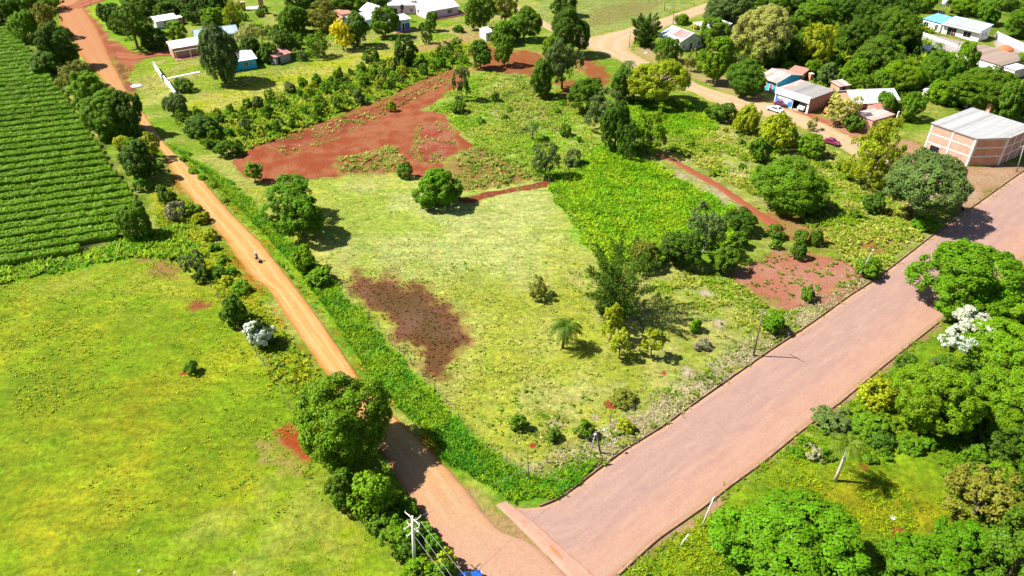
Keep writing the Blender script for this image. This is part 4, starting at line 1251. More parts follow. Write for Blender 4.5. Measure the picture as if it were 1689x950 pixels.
# ---- trees, traced one by one: style, crown outline, colour, label, trunk share
TREES = [
    # strip between the tea field and the dirt road, from the far end
    ('round', (20, 22, 59, 68), 'BG', 'bright green rounded tree at the far corner of the striped field', .1),
    ('loose', (52, 8, 98, 60), 'OL', 'olive brown thin crowned tree beside the far end of the red road', .2),
    ('round', (66, 45, 124, 110), 'DG', 'large dark tree shading the red road near the top left', .15),
    ('round', (50, 82, 104, 120), 'DB', 'dark bushy tree beside the field corner, below the large dark tree', .08),
    ('loose', (94, 102, 148, 146), 'OL', 'dull olive spreading tree between striped field and road', .1),
    ('round', (115, 124, 170, 180), 'BG', 'bright green domed tree between striped field and road', .1),
    ('round', (142, 152, 216, 222), 'MG', 'broad mid green tree overhanging the narrow part of the road', .1),
    ('round', (186, 150, 231, 228), 'DG', 'tall dark tree leaning over the narrow part of the road', .15),
    ('loose', (229, 220, 264, 262), 'YG', 'pale yellow green thin tree where the road widens again', .15),
    ('round', (198, 236, 258, 294), 'DG', 'dark tree throwing a broad shadow on the orange road', .3),
    ('round', (196, 338, 245, 394), 'MG', 'spreading mid green tree at the near corner of the tea rows', .06),
    ('loose', (300, 416, 340, 458), 'GG', 'grey green loose tree beside the reddish bare patch', .1),
    # around the left houses
    ('round', (166, 8, 206, 50), 'DG', 'dark round tree on the bright lawn beside the red road', .15),
    ('loose', (184, 8, 246, 66), 'DB', 'tall tree with a long bare trunk beside the red drive', .55),
    ('round', (230, 46, 275, 80), 'DG', 'dark low tree in front of the white plank shed', .1),
    ('round', (276, 37, 306, 66), 'BG', 'bright round tree touching the white plank shed', .1),
    ('round', (336, 14, 370, 40), 'BG', 'bright green tree behind the pale hipped house', .15),
    ('loose', (366, 4, 402, 42), 'YG', 'yellow green tree right of the pale hipped house', .15),
    ('round', (330, 46, 393, 134), 'GG', 'big grey green tree hiding the end of the turquoise house', .12),
    ('round', (394, 62, 430, 98), 'DG', 'dark tree behind the roof of the turquoise house', .12),
    ('loose', (388, 40, 432, 82), 'LO', 'pale olive tree behind the turquoise house', .15),
    ('round', (426, 72, 458, 102), 'DB', 'dark bushy tree between turquoise house and red roofed shed', .1),
    ('loose', (440, 50, 490, 88), 'DG', 'dark feathery tree overhanging the red roofed shed', .2),
    ('round', (456, 12, 506, 54), 'MG', 'mid green tree above the red roofed shed, beside a pale dead trunk', .15),
    ('loose', (503, 4, 556, 48), 'OL', 'olive crowned tree with a yellowish side left of the salmon hut', .2),
    ('loose', (504, 56, 540, 92), 'BG', 'thin light green tree in the rough garden above the lane', .2),
    ('loose', (546, 36, 580, 78), 'YE', 'yellow tree beside the dark round tree on the lane', .25),
    ('round', (566, 24, 608, 72), 'DB', 'dark round tree in front of the light blue house', .2),
    ('round', (613, 14, 654, 58), 'MG', 'speckled green tree between the light blue house and the blue shop', .2),
    ('round', (648, 63, 688, 104), 'DG', 'dark blue green tree at the lower side of the lane', .2),
    ('loose', (694, 44, 712, 68), 'DG', 'small dark sapling on the lane below the blue shop', .3),
    ('round', (700, 22, 720, 50), 'MG', 'small round tree at the corner of the long pink house', .1),
    ('round', (770, -8, 813, 44), 'MG', 'tall green tree right of the long pink house', .25),
    ('loose', (814, -14, 852, 34), 'OL', 'open olive tree with visible trunk at the top edge', .3),
    ('round', (806, 36, 850, 72), 'MG', 'bushy tree right of the small white outhouse', .1),
    ('round', (838, 14, 890, 64), 'MG', 'broad green tree at the end of the side road', .15),
    ('round', (774, 68, 810, 108), 'DB', 'green tree with bare trunk on the red earth yard, left one of two', .3),
    ('round', (816, 60, 847, 102), 'MG', 'green tree on the red earth yard, right one of two', .3),
    ('loose', (745, 110, 777, 160), 'GG', 'thin grey green tree with slender trunk beside the red plot', .35),
    ('round', (910, -10, 953, 24), 'DG', 'dark tree on the mown field at the top edge', .2),
    ('round', (915, 16, 972, 86), 'DG', 'large dark tree at the fork of the dirt roads', .18),
    ('loose', (900, 66, 957, 138), 'GG', 'tall feathery grey green tree above the red yard', .3),
    ('round', (874, 100, 913, 162), 'DB', 'dense dark green tree at the left side of the red yard', .12),
    ('round', (896, 62, 926, 98), 'BG', 'bright green tree behind the feathery grey green one', .15),
    ('pine', (1045, 34, 1085, 76), 'DG', 'dark layered cedar beside the white and red roofed house', .08),
    ('round', (1083, 64, 1121, 101), 'MG', 'green tree in front of the white and red roofed house', .15),
    ('round', (1006, 112, 1052, 166), 'DG', 'dark tree left of the wide yellow green tree', .12),
    ('flat', (1040, 96, 1134, 166), 'YG', 'wide yellow green tree shading the lush grass below the road', .35),
    # dark clump in the middle
    ('round', (944, 132, 995, 186), 'DB', 'topmost dark tree of the clump above the lush plot', .15),
    ('loose', (968, 148, 1034, 214), 'GG', 'large blue green tree in the middle of the clump above the lush plot', .2),
    ('round', (992, 174, 1042, 244), 'DG', 'dark tree in the lower part of the clump above the lush plot', .2),
    ('loose', (1019, 200, 1058, 262), 'DG', 'blackish loose tree at the bottom of the clump above the lush plot', .15),
    ('loose', (1050, 186, 1099, 250), 'BG', 'fresh green feathery tree at the right end of the clump', .2),
    ('loose', (880, 238, 921, 290), 'GG', 'grey green tree with thin trunk at the corner of the crop', .25),
    # village, right of the upper road
    ('round', (1156, 64, 1209, 128), 'BG', 'tall light green tree with bare trunk beside the village road', .35),
    ('round', (1154, 32, 1202, 74), 'MG', 'green tree behind the tall light green one beside the village road', .2),
    ('round', (1202, 103, 1262, 156), 'DB', 'smooth dome shaped dark tree beside the turquoise house', .15),
    ('loose', (1201, 92, 1234, 122), 'GG', 'grey green tree behind the smooth dome shaped tree', .2),
    ('round', (1213, 14, 1300, 98), 'LO', 'huge pale olive crowned tree at the edge of the village wood', .3),
    ('round', (1254, 60, 1298, 110), 'DG', 'dark tree under the huge pale olive crown', .15),
    ('loose', (1132, 80, 1152, 112), 'OL', 'slender sapling with a thin pale trunk beside the village road', .5),
    ('round', (1160, -12, 1240, 36), 'GG', 'large grey green tree at the top, above the white flat roof', .2),
    ('round', (1310, 2, 1376, 46), 'MG', 'leafy green tree in the village wood left of the shaded hollow', .2),
    ('loose', (1316, 42, 1378, 104), 'YG', 'light yellow green tree in front of the village wood', .15),
    ('round', (1350, 106, 1382, 138), 'GG', 'small grey green tree behind the grey roofed garage', .15),
    ('round', (1420, 64, 1494, 124), 'DB', 'broad dark tree left of the small white shed', .12),
    ('round', (1518, 86, 1578, 146), 'MG', 'leafy tree below the small white shed', .15),
    ('round', (1576, 74, 1616, 128), 'BG', 'bright tree against the brown flat roof', .2),
    ('round', (1574, 116, 1678, 180), 'MG', 'very broad tree behind the brick warehouse roof', .2),
    ('round', (1462, 102, 1522, 148), 'BG', 'bright bushy tree behind the hipped white roof', .12),
    ('round', (1642, 136, 1692, 196), 'DB', 'dark tree at the right edge behind the warehouse', .2),
    ('round', (1484, 154, 1525, 198), 'MG', 'round green tree beside the white van near the warehouse', .12),
    ('round', (1446, 154, 1481, 188), 'VG', 'compact vivid green tree against the terracotta roof', .3),
    ('loose', (1364, 156, 1418, 206), 'LO', 'pale dusty tree beside the red car', .12),
    ('loose', (1403, 200, 1490, 302), 'YG', 'large yellow green tree at the bend of the village road', .2),
    ('flat', (1468, 246, 1589, 356), 'GG', 'huge grey green spreading tree at the kerb near the warehouse', .3),
    ('round', (1250, 266, 1357, 350), 'MG', 'big leafy dark green tree standing in the scrub plot', .05),
    # the corner lot
    ('loose', (432, 295, 518, 364), 'VG', 'far half of the twin crowned tree beside the orange road', .2),
    ('round', (460, 325, 532, 392), 'VG', 'near half of the twin crowned tree beside the orange road', .22),
    ('round', (679, 277, 755, 341), 'VG', 'solitary bright round tree at the top edge of the corner lot', .14),
    ('round', (402, 267, 433, 297), 'BG', 'tiny solitary tree at the left tip of the red plot', .45),
    ('pine', (966, 424, 1068, 528), 'DG', 'tall dark pine with spiky boughs on the corner lot', .12),
    ('round', (1092, 381, 1154, 443), 'DG', 'dense dark rounded tree right of the olive bush', .05),
    ('loose', (1136, 338, 1198, 412), 'GG', 'loose grey green tree with a pale forked trunk', .35),
    ('round', (1171, 404, 1218, 451), 'DB', 'dark green tree right of the pale forked trunk', .08),
    ('loose', (868, 454, 905, 488), 'OL', 'small sparse shrub like tree alone on the corner lot', .4),
    ('loose', (1004, 546, 1044, 588), 'YG', 'pale lime sapling with feathery crown, nearer the pine', .5),
    ('loose', (1058, 544, 1095, 586), 'YG', 'pale lime sapling with feathery crown, nearer the paved road', .5),
    ('loose', (990, 496, 1030, 566), 'YG', 'thin light green tree in front of the tall dark pine', .35),
    # near the dirt road, lower left
    ('round', (486, 620, 638, 766), 'OLG', 'largest tree of the lower left, round crown shading the dirt road', .18),
    ('round', (540, 764, 596, 848), 'DB', 'dark tree under the largest one, behind the bright round bush', .1),
    ('round', (578, 776, 646, 852), 'BG', 'bright round tree between the largest tree and the concrete pole', .1),
    # right of the paved road
    ('round', (1530, 404, 1686, 530), 'VG', 'largest spreading tree overhanging the right side of the paved road', .15),
    ('round', (1628, 468, 1720, 548), 'BG', 'bright tree at the right edge under the largest spreading tree', .15),
    ('round', (1604, 532, 1730, 626), 'BG', 'light green domed tree right of the white blossom', .15),
    ('round', (1478, 590, 1606, 714), 'BG', 'big domed light green tree below the white blossom', .12),
    ('round', (1616, 614, 1740, 720), 'BG', 'light green tree at the right edge, below the domed one', .12),
    ('round', (1204, 824, 1440, 1010), 'VG', 'giant round tree at the bottom edge right of the paved road', .12),
    ('round', (1462, 890, 1592, 1000), 'VG', 'bright tree at the bottom edge right of the giant round tree', .1),
    ('round', (1540, 862, 1642, 945), 'VG', 'green tree behind the bright one at the bottom edge', .1),
    ('round', (1634, 842, 1740, 990), 'DB', 'dark green tree in the bottom right corner', .12),
    ('loose', (1560, 772, 1682, 872), 'OL', 'half dry olive tree with brown twigs above the bottom right corner', .12),
    ('round', (1620, 690, 1720, 750), 'DG', 'dark tree in the shade at the right edge above the clearing', .1),
    ('loose', (1540, 596, 1622, 676), 'DB', 'dusky tree wedged between the domed light green trees', .08),
]
LEAFC['OLG'] = (.106, .190, .004)
for st_, bx_, c_, lb_, cl_ in TREES:
    tree(st_, bx_, c_, lb_, clear=cl_, pale='pale' in lb_ and 'trunk' in lb_)

WOODS = [
    ('dark tree of the wood behind the left houses', 'wood behind the left houses', 'DG',
     [(200, -16, 252, 24), (240, -16, 292, 20), (286, -14, 338, 26), (326, -14, 374, 24), (256, 4, 292, 30), (306, 4, 344, 36)]),
    ('tree of the row along the top edge behind the light blue house', 'row of trees behind the light blue house', 'DB',
     [(548, -14, 602, 22), (594, -14, 648, 16), (505, -22, 560, 8), (470, -18, 520, 20)]),
    ('dark tree of the dense village wood at the top right', 'dense village wood', 'DG',
     [(1234, -20, 1300, 22), (1290, -24, 1360, 14), (1370, -14, 1426, 38), (1412, 2, 1472, 62), (1446, 18, 1518, 80), (1478, -10, 1518, 32), (1380, 34, 1440, 80), (1296, 60, 1330, 100), (1400, 92, 1452, 126), (1334, -22, 1400, 12), (1440, -24, 1500, 10)]),
    ('leafy tree standing behind the white modern house', 'trees behind the white modern house', 'MG',
     [(1562, -12, 1618, 22), (1612, 4, 1648, 38), (1644, -14, 1692, 16), (1664, 14, 1720, 60), (1508, -14, 1544, 18), (1690, -10, 1740, 30)]),
    ('bushy tree growing in the lane of gardens behind the garage', 'garden trees behind the garage', 'MG',
     [(1326, 100, 1352, 128), (1378, 112, 1404, 140), (1400, 122, 1440, 150), (1432, 116, 1468, 150), (1534, 136, 1582, 170), (1622, 150, 1652, 190)]),
    ('low tree at the far left corner beyond the striped field', 'trees beyond the striped field', 'BG',
     [(-30, -8, 22, 34), (10, -14, 56, 24), (50, -14, 98, 16), (-60, 4, -10, 44)]),
    ('roadside tree above the blind end of the dark wood, right edge', 'trees at the right edge beside the warehouse road', 'MG',
     [(1690, 120, 1750, 190), (1694, 60, 1760, 120)]),
]
for lb_, g_, c_, bxs in WOODS:
    for q_, bx_ in enumerate(bxs):
        tree(('round', 'round', 'loose')[q_ % 3], bx_, c_ if q_ % 4 else {'DG': 'DB', 'DB': 'MG', 'MG': 'BG', 'BG': 'MG'}[c_], lb_, g_, clear=.15)

LEAFC['WB'] = (.40, .44, .32)
tree('loose', (1576, 514, 1640, 550), 'WB', 'white blossoming tree at the right, upper of two', clear=2.0, name='flowering_tree')
tree('loose', (1552, 540, 1606, 582), 'WB', 'white blossoming tree at the right, lower of two', clear=2.2, name='flowering_tree')

BUSHES = [
    ((174, 182, 206, 216), 'BG', 'bright bush in front of the tall dark leaning tree'),
    ((162, 206, 184, 238), 'BG', 'small bright bush on the field side of the road strip'),
    ((185, 220, 217, 248), 'YG', 'yellow green bush near the shadow on the orange road'),
    ((206, 224, 232, 256), 'BG', 'upright bright bush left of the pale thin tree'),
    ((218, 290, 246, 316), 'MG', 'low bush at the right end of the tea rows'),
    ((254, 303, 290, 340), 'DB', 'dark bush topped with white blossom near the tea rows'),
    ((268, 328, 304, 364), 'GB', 'greyish bush with pale leaves beside the road verge'),
    ((320, 442, 344, 468), 'DG', 'small dark bush below the grey green loose tree'),
    ((358, 483, 409, 540), 'DB', 'dark bush with greyish top beside the white flowering bush'),
    ((404, 524, 450, 576), 'WH', 'white flowering bush at the edge of the left pasture'),
    ((302, 592, 328, 618), 'MG', 'single small bush out in the left pasture'),
    ((284, 124, 318, 152), 'DB', 'round dark bush behind the white garden wall'),
    ((268, 152, 310, 192), 'GG', 'grey green bush at the left end of the thicket'),
    ((303, 186, 358, 226), 'DG', 'dark bush along the road at the left end of the thicket'),
    ((330, 226, 362, 246), 'MG', 'small bush left of the red plot, nearer the road'),
    ((355, 230, 398, 260), 'DB', 'dark bush touching the left tip of the red plot'),
    ((596, 80, 627, 104), 'DB', 'round dark bush on the lane verge'),
    ((744, 40, 766, 53), 'DB', 'low bush on the lawn of the long pink house'),
    ((635, 164, 653, 184), 'YG', 'lone yellow green shrub on the red ploughed soil'),
    ((742, 164, 770, 188), 'DB', 'dark shrub beside the foot of the thin grey green tree'),
    ((808, 149, 824, 170), 'DG', 'upright dark shrub in the pale grass'),
    ((922, 204, 944, 226), 'MG', 'shrub in the tall grass below the dense dark tree'),
    ((928, 244, 964, 276), 'GG', 'grey green shrub beside the earth bank'),
    ((653, 265, 683, 295), 'DB', 'dark bush left of the solitary bright round tree'),
    ((478, 402, 519, 448), 'BG', 'bright bush below the twin crowned tree'),
    ((499, 438, 552, 476), 'BG', 'lush bright bush beside the scorched brown patch'),
    ((1038, 392, 1094, 446), 'OL', 'olive bush with greyish dry top beside the pine'),
    ((1195, 340, 1252, 386), 'DG', 'dark bush at the foot of the red path'),
    ((1203, 378, 1236, 410), 'DB', 'bush between the pale forked trunk and the red path'),
    ((1136, 520, 1160, 550), 'VG', 'small vivid bush beside a pale stump near the paved road'),
    ((1143, 556, 1178, 582), 'GB', 'greyish dry bush on the straw coloured ground'),
    ((1006, 646, 1050, 664), 'OL', 'low dull bush with reddish ground beside it'),
    ((841, 681, 873, 714), 'MG', 'dark green bush left of the pale bare spot'),
    ((945, 688, 980, 724), 'MG', 'bush behind the two street lamps'),
    ((1017, 685, 1048, 714), 'YG', 'yellow green bush close to the kerb'),
    ((898, 704, 926, 730), 'DB', 'small dark bush below the pale bare spot'),
    ((1164, 167, 1213, 203), 'DB', 'dark rounded bush below the village road, leftmost of the row'),
    ((1211, 170, 1254, 224), 'YG', 'yellowish bush below the village road'),
    ((1254, 184, 1316, 250), 'YG', 'tall yellow topped bush in front of the white car'),
    ((1234, 220, 1276, 272), 'DB', 'dark bush below the yellowish ones on the road bank'),
    ((1314, 214, 1364, 260), 'BG', 'bright bush beside the magenta car'),
    ((1329, 190, 1350, 216), 'LO', 'small pale bush in front of the garage'),
    ((1394, 186, 1428, 218), 'DB', 'dark bush in front of the brick annex'),
    ((1405, 144, 1432, 168), 'YG', 'yellow green bush left of the hipped white roof'),
    ((1423, 314, 1461, 352), 'DG', 'dark bush left of the huge spreading tree'),
    ((1378, 265, 1396, 283), 'DB', 'small bush in the yellowish scrub'),
    ((1505, 350, 1551, 380), 'VG', 'vivid bush under the huge spreading tree at the kerb'),
    ((1264, 369, 1297, 395), 'DB', 'dark shrub on the reddish plot, leftmost'),
    ((1268, 392, 1289, 411), 'MG', 'low shrub below the leftmost dark shrub on the reddish plot'),
    ((1308, 376, 1335, 402), 'DB', 'shrub on the bare red plot, left of a close pair'),
    ((1332, 375, 1360, 404), 'DB', 'shrub on the bare red plot, right of a close pair'),
    ((1305, 394, 1332, 430), 'DG', 'taller dark shrub below the close pair on the red plot'),
    ((1408, 419, 1459, 459), 'MG', 'bush around the foot of the leaning lamp pole'),
    ((1320, 468, 1348, 497), 'DB', 'small dark bush on the near side of the bare red plot'),
    ((1258, 512, 1299, 552), 'VG', 'bright grassy bush right of the wooden pole'),
    ((1332, 670, 1404, 716), 'GG', 'blue green broad leaved bush at the right kerb'),
    ((1418, 620, 1478, 678), 'YG', 'light bush between kerb and the big domed tree'),
    ((1514, 712, 1552, 742), 'VG', 'tall grass clump bush in the clearing'),
    ((1322, 730, 1364, 760), 'GB', 'pale silvery bush near the leaning palm'),
    ((624, 848, 702, 918), 'MG', 'mixed green bush wrapped round the concrete pole'),
    ((656, 818, 690, 852), 'DB', 'dark upright bush beside the top of the concrete pole'),
    ((662, 916, 720, 972), 'BG', 'bush at the bottom edge beside the concrete pole'),
    ((708, 925, 760, 980), 'MG', 'bush at the bottom edge beside the blue car'),
    ((600, 842, 640, 880), 'DB', 'dark low bush left of the concrete pole'),
    ((1352, 728, 1376, 770), 'MG', 'green bush left of the leaning palm'),
    ((1398, 690, 1470, 722), 'MG', 'low green bush behind the leaning palm crown'),
    ((1600, 660, 1650, 700), 'DB', 'dark bush in the shade of the domed trees'),
    ((1110, 22, 1140, 40), 'BG', 'low bush beside the upper road at the top'),
    ((1140, 34, 1156, 48), 'YE', 'bright yellow bush beside the white flat roof'),
    ((690, 36, 702, 50), 'DG', 'small bush beside the blue shop'),
    ((1480, 172, 1504, 200), 'LO', 'pale banana like shrub beside the brick annex'),
    ((1288, 100, 1318, 122), 'MG', 'bush behind the pink and white roof'),
    ((1375, 152, 1398, 172), 'BG', 'bush behind the garage corner'),
]
for bx_, c_, lb_ in BUSHES:
    bush(bx_, c_, lb_, style='loose' if c_ in ('GB', 'LO') else 'bush')

def fill(n, px, cols, label, group, size=(1.2, 2.6), gap=2.6, seed=1, tall=(.7, 1.1), name='bush', cat='bush'):
    r = random.Random(seed); pl = wpoly(px); got = []; tries = 0
    while len(got) < n and tries < 6000:
        tries += 1
        x, y = r.uniform(pl[:, 0].min(), pl[:, 0].max()), r.uniform(pl[:, 1].min(), pl[:, 1].max())
        if sdist(np.array([x]), np.array([y]), pl)[0] < .3: continue
        if any(math.hypot(x - a, y - b) < gap for a, b in got): continue
        got.append((x, y))
        a = r.uniform(*size); b = a * r.uniform(*tall)
        t = thing(name, label, cat, (x, y, -.05), 0, group)
        k = bpy.data.objects.new('stem', STEM_ME); COL.objects.link(k); k.parent = t; k.scale = (a * .8, a * .8, b)
        crown_obj(r.choice(['bush', 'bush', 'loose']), a, b, r.choice(cols), t, (0, 0, b * .6), 'foliage')


fill(34, [(20, 10), (95, 20), (130, 95), (165, 135), (210, 190), (262, 262), (288, 312), (262, 330), (225, 280), (175, 205), (120, 140), (70, 90), (30, 50)], ['BG', 'BG', 'MG', 'OL', 'VG', 'YG'],
     'shrub in the overgrown strip between the tea field and the dirt road', 'shrubs of the strip beside the tea field', (1.1, 2.2), 3.2, 3, (.7, 1.0), 'shrub', 'shrub')
fill(46, [(1262, 40), (1420, 60), (1500, 104), (1580, 150), (1690, 190), (1690, 150), (1590, 130), (1540, 112), (1470, 160), (1400, 150), (1300, 118), (1262, 100)], ['MG', 'BG', 'DB', 'YG', 'GG', 'VG'],
     'shrub in the overgrown gardens between garage, wood and warehouse', 'shrubs of the overgrown village gardens', (1.6, 3.6), 4.2, 4, (.7, 1.2), 'shrub', 'shrub')
fill(12, [(1440, 50), (1510, 84), (1516, 120), (1440, 90), (1400, 60)], ['DG', 'DB', 'MG'], 'dark shrub at the shaded edge of the wood by the white modern house', 'dark shrubs at the wood edge', (1.8, 3.4), 3.6, 5, (.8, 1.2), 'shrub', 'shrub')
fill(26, [(1040, 205), (1180, 200), (1330, 262), (1400, 250), (1500, 330), (1440, 400), (1380, 330), (1250, 330), (1120, 262)], ['BG', 'YG', 'VG', 'MG'],
     'low shrub scattered over the pale scrub plot', 'low shrubs of the scrub plot', (.6, 1.5), 4, 6, (.6, 1.0), 'shrub', 'shrub')
fill(24, [(1400, 690), (1470, 640), (1500, 600), (1560, 590), (1640, 700), (1720, 760), (1720, 840), (1600, 860), (1560, 780), (1480, 740), (1420, 740)], ['BG', 'DB', 'MG', 'DG', 'GG'],  # rough undergrowth; the darker greens also paint in shade between the trees
     'shrub in the rank growth between the domed trees and the clearing', 'shrubs round the clearing', (.9, 2.2), 2.6, 7, (.6, 1.0), 'shrub', 'shrub')
fill(22, [(420, 20), (560, 30), (560, 80), (480, 110), (440, 60), (400, 60)], ['MG', 'OL', 'BG', 'GG', 'DB'], 'shrub in the rough gardens between the left houses', 'shrubs of the left gardens', (.9, 2.4), 3.4, 8, (.7, 1.1), 'shrub', 'shrub')
fill(16, [(205, 0), (380, 0), (420, 40), (380, 60), (330, 40), (240, 30)], ['DB', 'DG', 'MG'], 'dark shrub in the wood edge behind the plank shed', 'dark shrubs behind the plank shed', (1.4, 2.8), 3.4, 9, (.8, 1.2), 'shrub', 'shrub')
fill(14, [(745, 165), (900, 150), (960, 190), (960, 280), (850, 260), (780, 220)], ['BG', 'MG', 'GG', 'VG'], 'small shrub in the tall grass above the red plot', 'small shrubs above the red plot', (.5, 1.2), 4, 10, (.7, 1.2), 'shrub', 'shrub')

fill(20, [(560, 800), (640, 800), (700, 860), (760, 940), (740, 975), (690, 960), (640, 880)], ['MG', 'BG', 'DB', 'VG', 'YG'], 'shrub of the dense belt between the concrete pole and the dirt road', 'shrubs round the concrete pole', (.8, 1.7), 1.8, 12, (.7, 1.2), 'shrub', 'shrub')

fill(14, [(1560, 690), (1720, 690), (1720, 900), (1610, 880), (1580, 790)], ['MG', 'DB', 'DG', 'BG'], 'deep green shrub of the thick growth at the lower right edge', 'shrubs of the thick growth at the lower right', (1.3, 2.6), 2.6, 14, (.7, 1.1), 'shrub', 'shrub')
fill(18, [(1284, 772), (1340, 704), (1420, 664), (1500, 715), (1480, 765), (1380, 765)], ['BG', 'MG', 'VG', 'GG'], 'low shrub of the rough growth between the right kerb and the leaning palm', 'low shrubs near the leaning palm', (.5, 1.2), 2, 15, (.6, 1.0), 'shrub', 'shrub')

# the thicket of young trees between the grass lane and the red plot
rt = random.Random(4)
tp = R_['thicket']
made = 0
spots = []
while made < 110:
    x_, y_ = rt.uniform(tp[:, 0].min(), tp[:, 0].max()), rt.uniform(tp[:, 1].min(), tp[:, 1].max())
    if sdist(np.array([x_]), np.array([y_]), tp)[0] < 1.2: continue
    if any(math.hypot(x_ - a, y_ - b) < 2.5 for a, b in spots): continue
    spots.append((x_, y_)); made += 1
    a_ = rt.uniform(.8, 1.6)
    b_ = a_ * rt.uniform(.9, 1.3)
    t_ = thing('young_tree', 'young leafy tree of the thicket above the red ploughed plot', 'young tree', (x_, y_, -0.05), 0, 'young trees of the thicket')
    k_ = bpy.data.objects.new('trunk', TRUNKS[made % 4]); COL.objects.link(k_); k_.parent = t_
    k_.scale = (a_ * .6, a_ * .6, b_ * 1.3)
    crown_obj(rt.choice(['round', 'loose', 'loose']), a_, b_, rt.choice(['MG', 'BG', 'BG', 'YG', 'GG', 'VG', 'BG']), t_, (0, 0, b_ * 1.05))

# low bushes of the grassy bank along the dirt road, one by one
lineA = [(300, 262), (335, 292), (372, 330), (536, 470), (590, 540), (652, 612), (690, 655), (745, 722), (668, 640), (730, 700), (320, 282), (352, 306)]
for x_, y_ in lineA:
    s_ = rt.uniform(6, 10) * (0.7 + y_ / 1500)
    bush((x_ - s_ + rt.uniform(-4, 4), y_ - s_ * .75, x_ + s_, y_ + s_ * .6), rt.choice(['BG', 'VG', 'BG']), 'low bush in the tall grass bank on the right of the dirt road', 'low bushes of the grass bank')
for x_, y_ in [(352, 408), (366, 428), (382, 446), (344, 386), (372, 462), (330, 360), (396, 474), (318, 344), (360, 446)]:
    s_ = rt.uniform(10, 17)
    bush((x_ - s_, y_ - s_ * .8, x_ + s_, y_ + s_ * .7), rt.choice(['BG', 'VG', 'YG']), 'low bush on the left verge opposite the motorcycle', 'low bushes of the left verge')

palm((928, 574), (934, 536), 60, 'feather palm with drooping dark fronds on the corner lot', n_frond=24, droop=.85, col=(.055, .10, .004))
palm((1377, 794), (1402, 730), 74, 'leaning palm with a pale trunk beside the clearing', col=(.105, .15, .008), trunk_mat=M['pale_bark'], droop=.7, n_frond=15)
palm((878, 232), (880, 204), 28, 'slim palm in the tall grass above the red plot', n_frond=13)
palm((1038, 134), (1038, 102), 30, 'palm beside the wide yellow green tree', n_frond=13)
palm((1047, 72), (1049, 32), 20, 'slender palm at the bend of the upper road', n_frond=12)
palm((1553, 92), (1549, 72), 26, 'squat palm in front of the white modern house', n_frond=12)


# ------------------------------------------------------------------ buildings
def height_to(base, top_y):
    """height of an upright edge standing at a base pixel whose top is at image row top_y"""
    g = P(*base)
    lo, hi = 0.1, 30.0
    for _ in range(40):
        h = (lo + hi) / 2
        d = g[1] * COS + (CAMH - h) * SIN
        v = (g[1] * SIN - (CAMH - h) * COS) / d
        if 475 - v * FPX > top_y: lo = h
        else: hi = h
    return h


def window(parent, face, W, D, u, z0, w, h, frame_mat, pane_mat=None, door=False, bars=1):
    """frame with a pane set in a wall face of a house (local coordinates)"""
    def T(a, d, z):
        if face == 'front': return (a, -d, z)
        if face == 'back': return (W - a, D + d, z)
        if face == 'right': return (W + d, a, z)
        return (-d, D - a, z)
    def blk(mb, a0, a1, z0_, z1_, d0, d1):
        V = [T(a, d, z) for z in (z0_, z1_) for d in (d0, d1) for a in (a0, a1)]
        mb.add(V, [(0, 2, 3, 1), (4, 5, 7, 6), (0, 1, 5, 4), (2, 6, 7, 3), (0, 4, 6, 2), (1, 3, 7, 5)])
    t = 0.09
    f = MB()
    blk(f, u - t, u, z0 - (0 if door else t), z0 + h + t, -.05, .07)
    blk(f, u + w, u + w + t, z0 - (0 if door else t), z0 + h + t, -.05, .07)
    blk(f, u, u + w, z0 + h, z0 + h + t, -.05, .065)
    if not door: blk(f, u, u + w, z0 - t, z0, -.05, .09)
    p = MB()
    blk(p, u, u + w, z0, z0 + h, -.04, .02)
    if door:
        o = p.build('door', pane_mat, parent)
        f.build('frame', frame_mat, o)
        k = MB(); blk(k, u + w * .85, u + w * .85 + .06, z0 + h * .47, z0 + h * .47 + .06, .02, .08); k.build('handle', M['steel'], o)
    else:
        for b_ in range(bars):
            a_ = u + w * (b_ + 1) / (bars + 1)
            blk(f, a_ - .025, a_ + .025, z0, z0 + h, .021, .05)
        o = f.build('window', frame_mat, parent)
        p.build('pane', pane_mat or M['glass'], o)
    return o


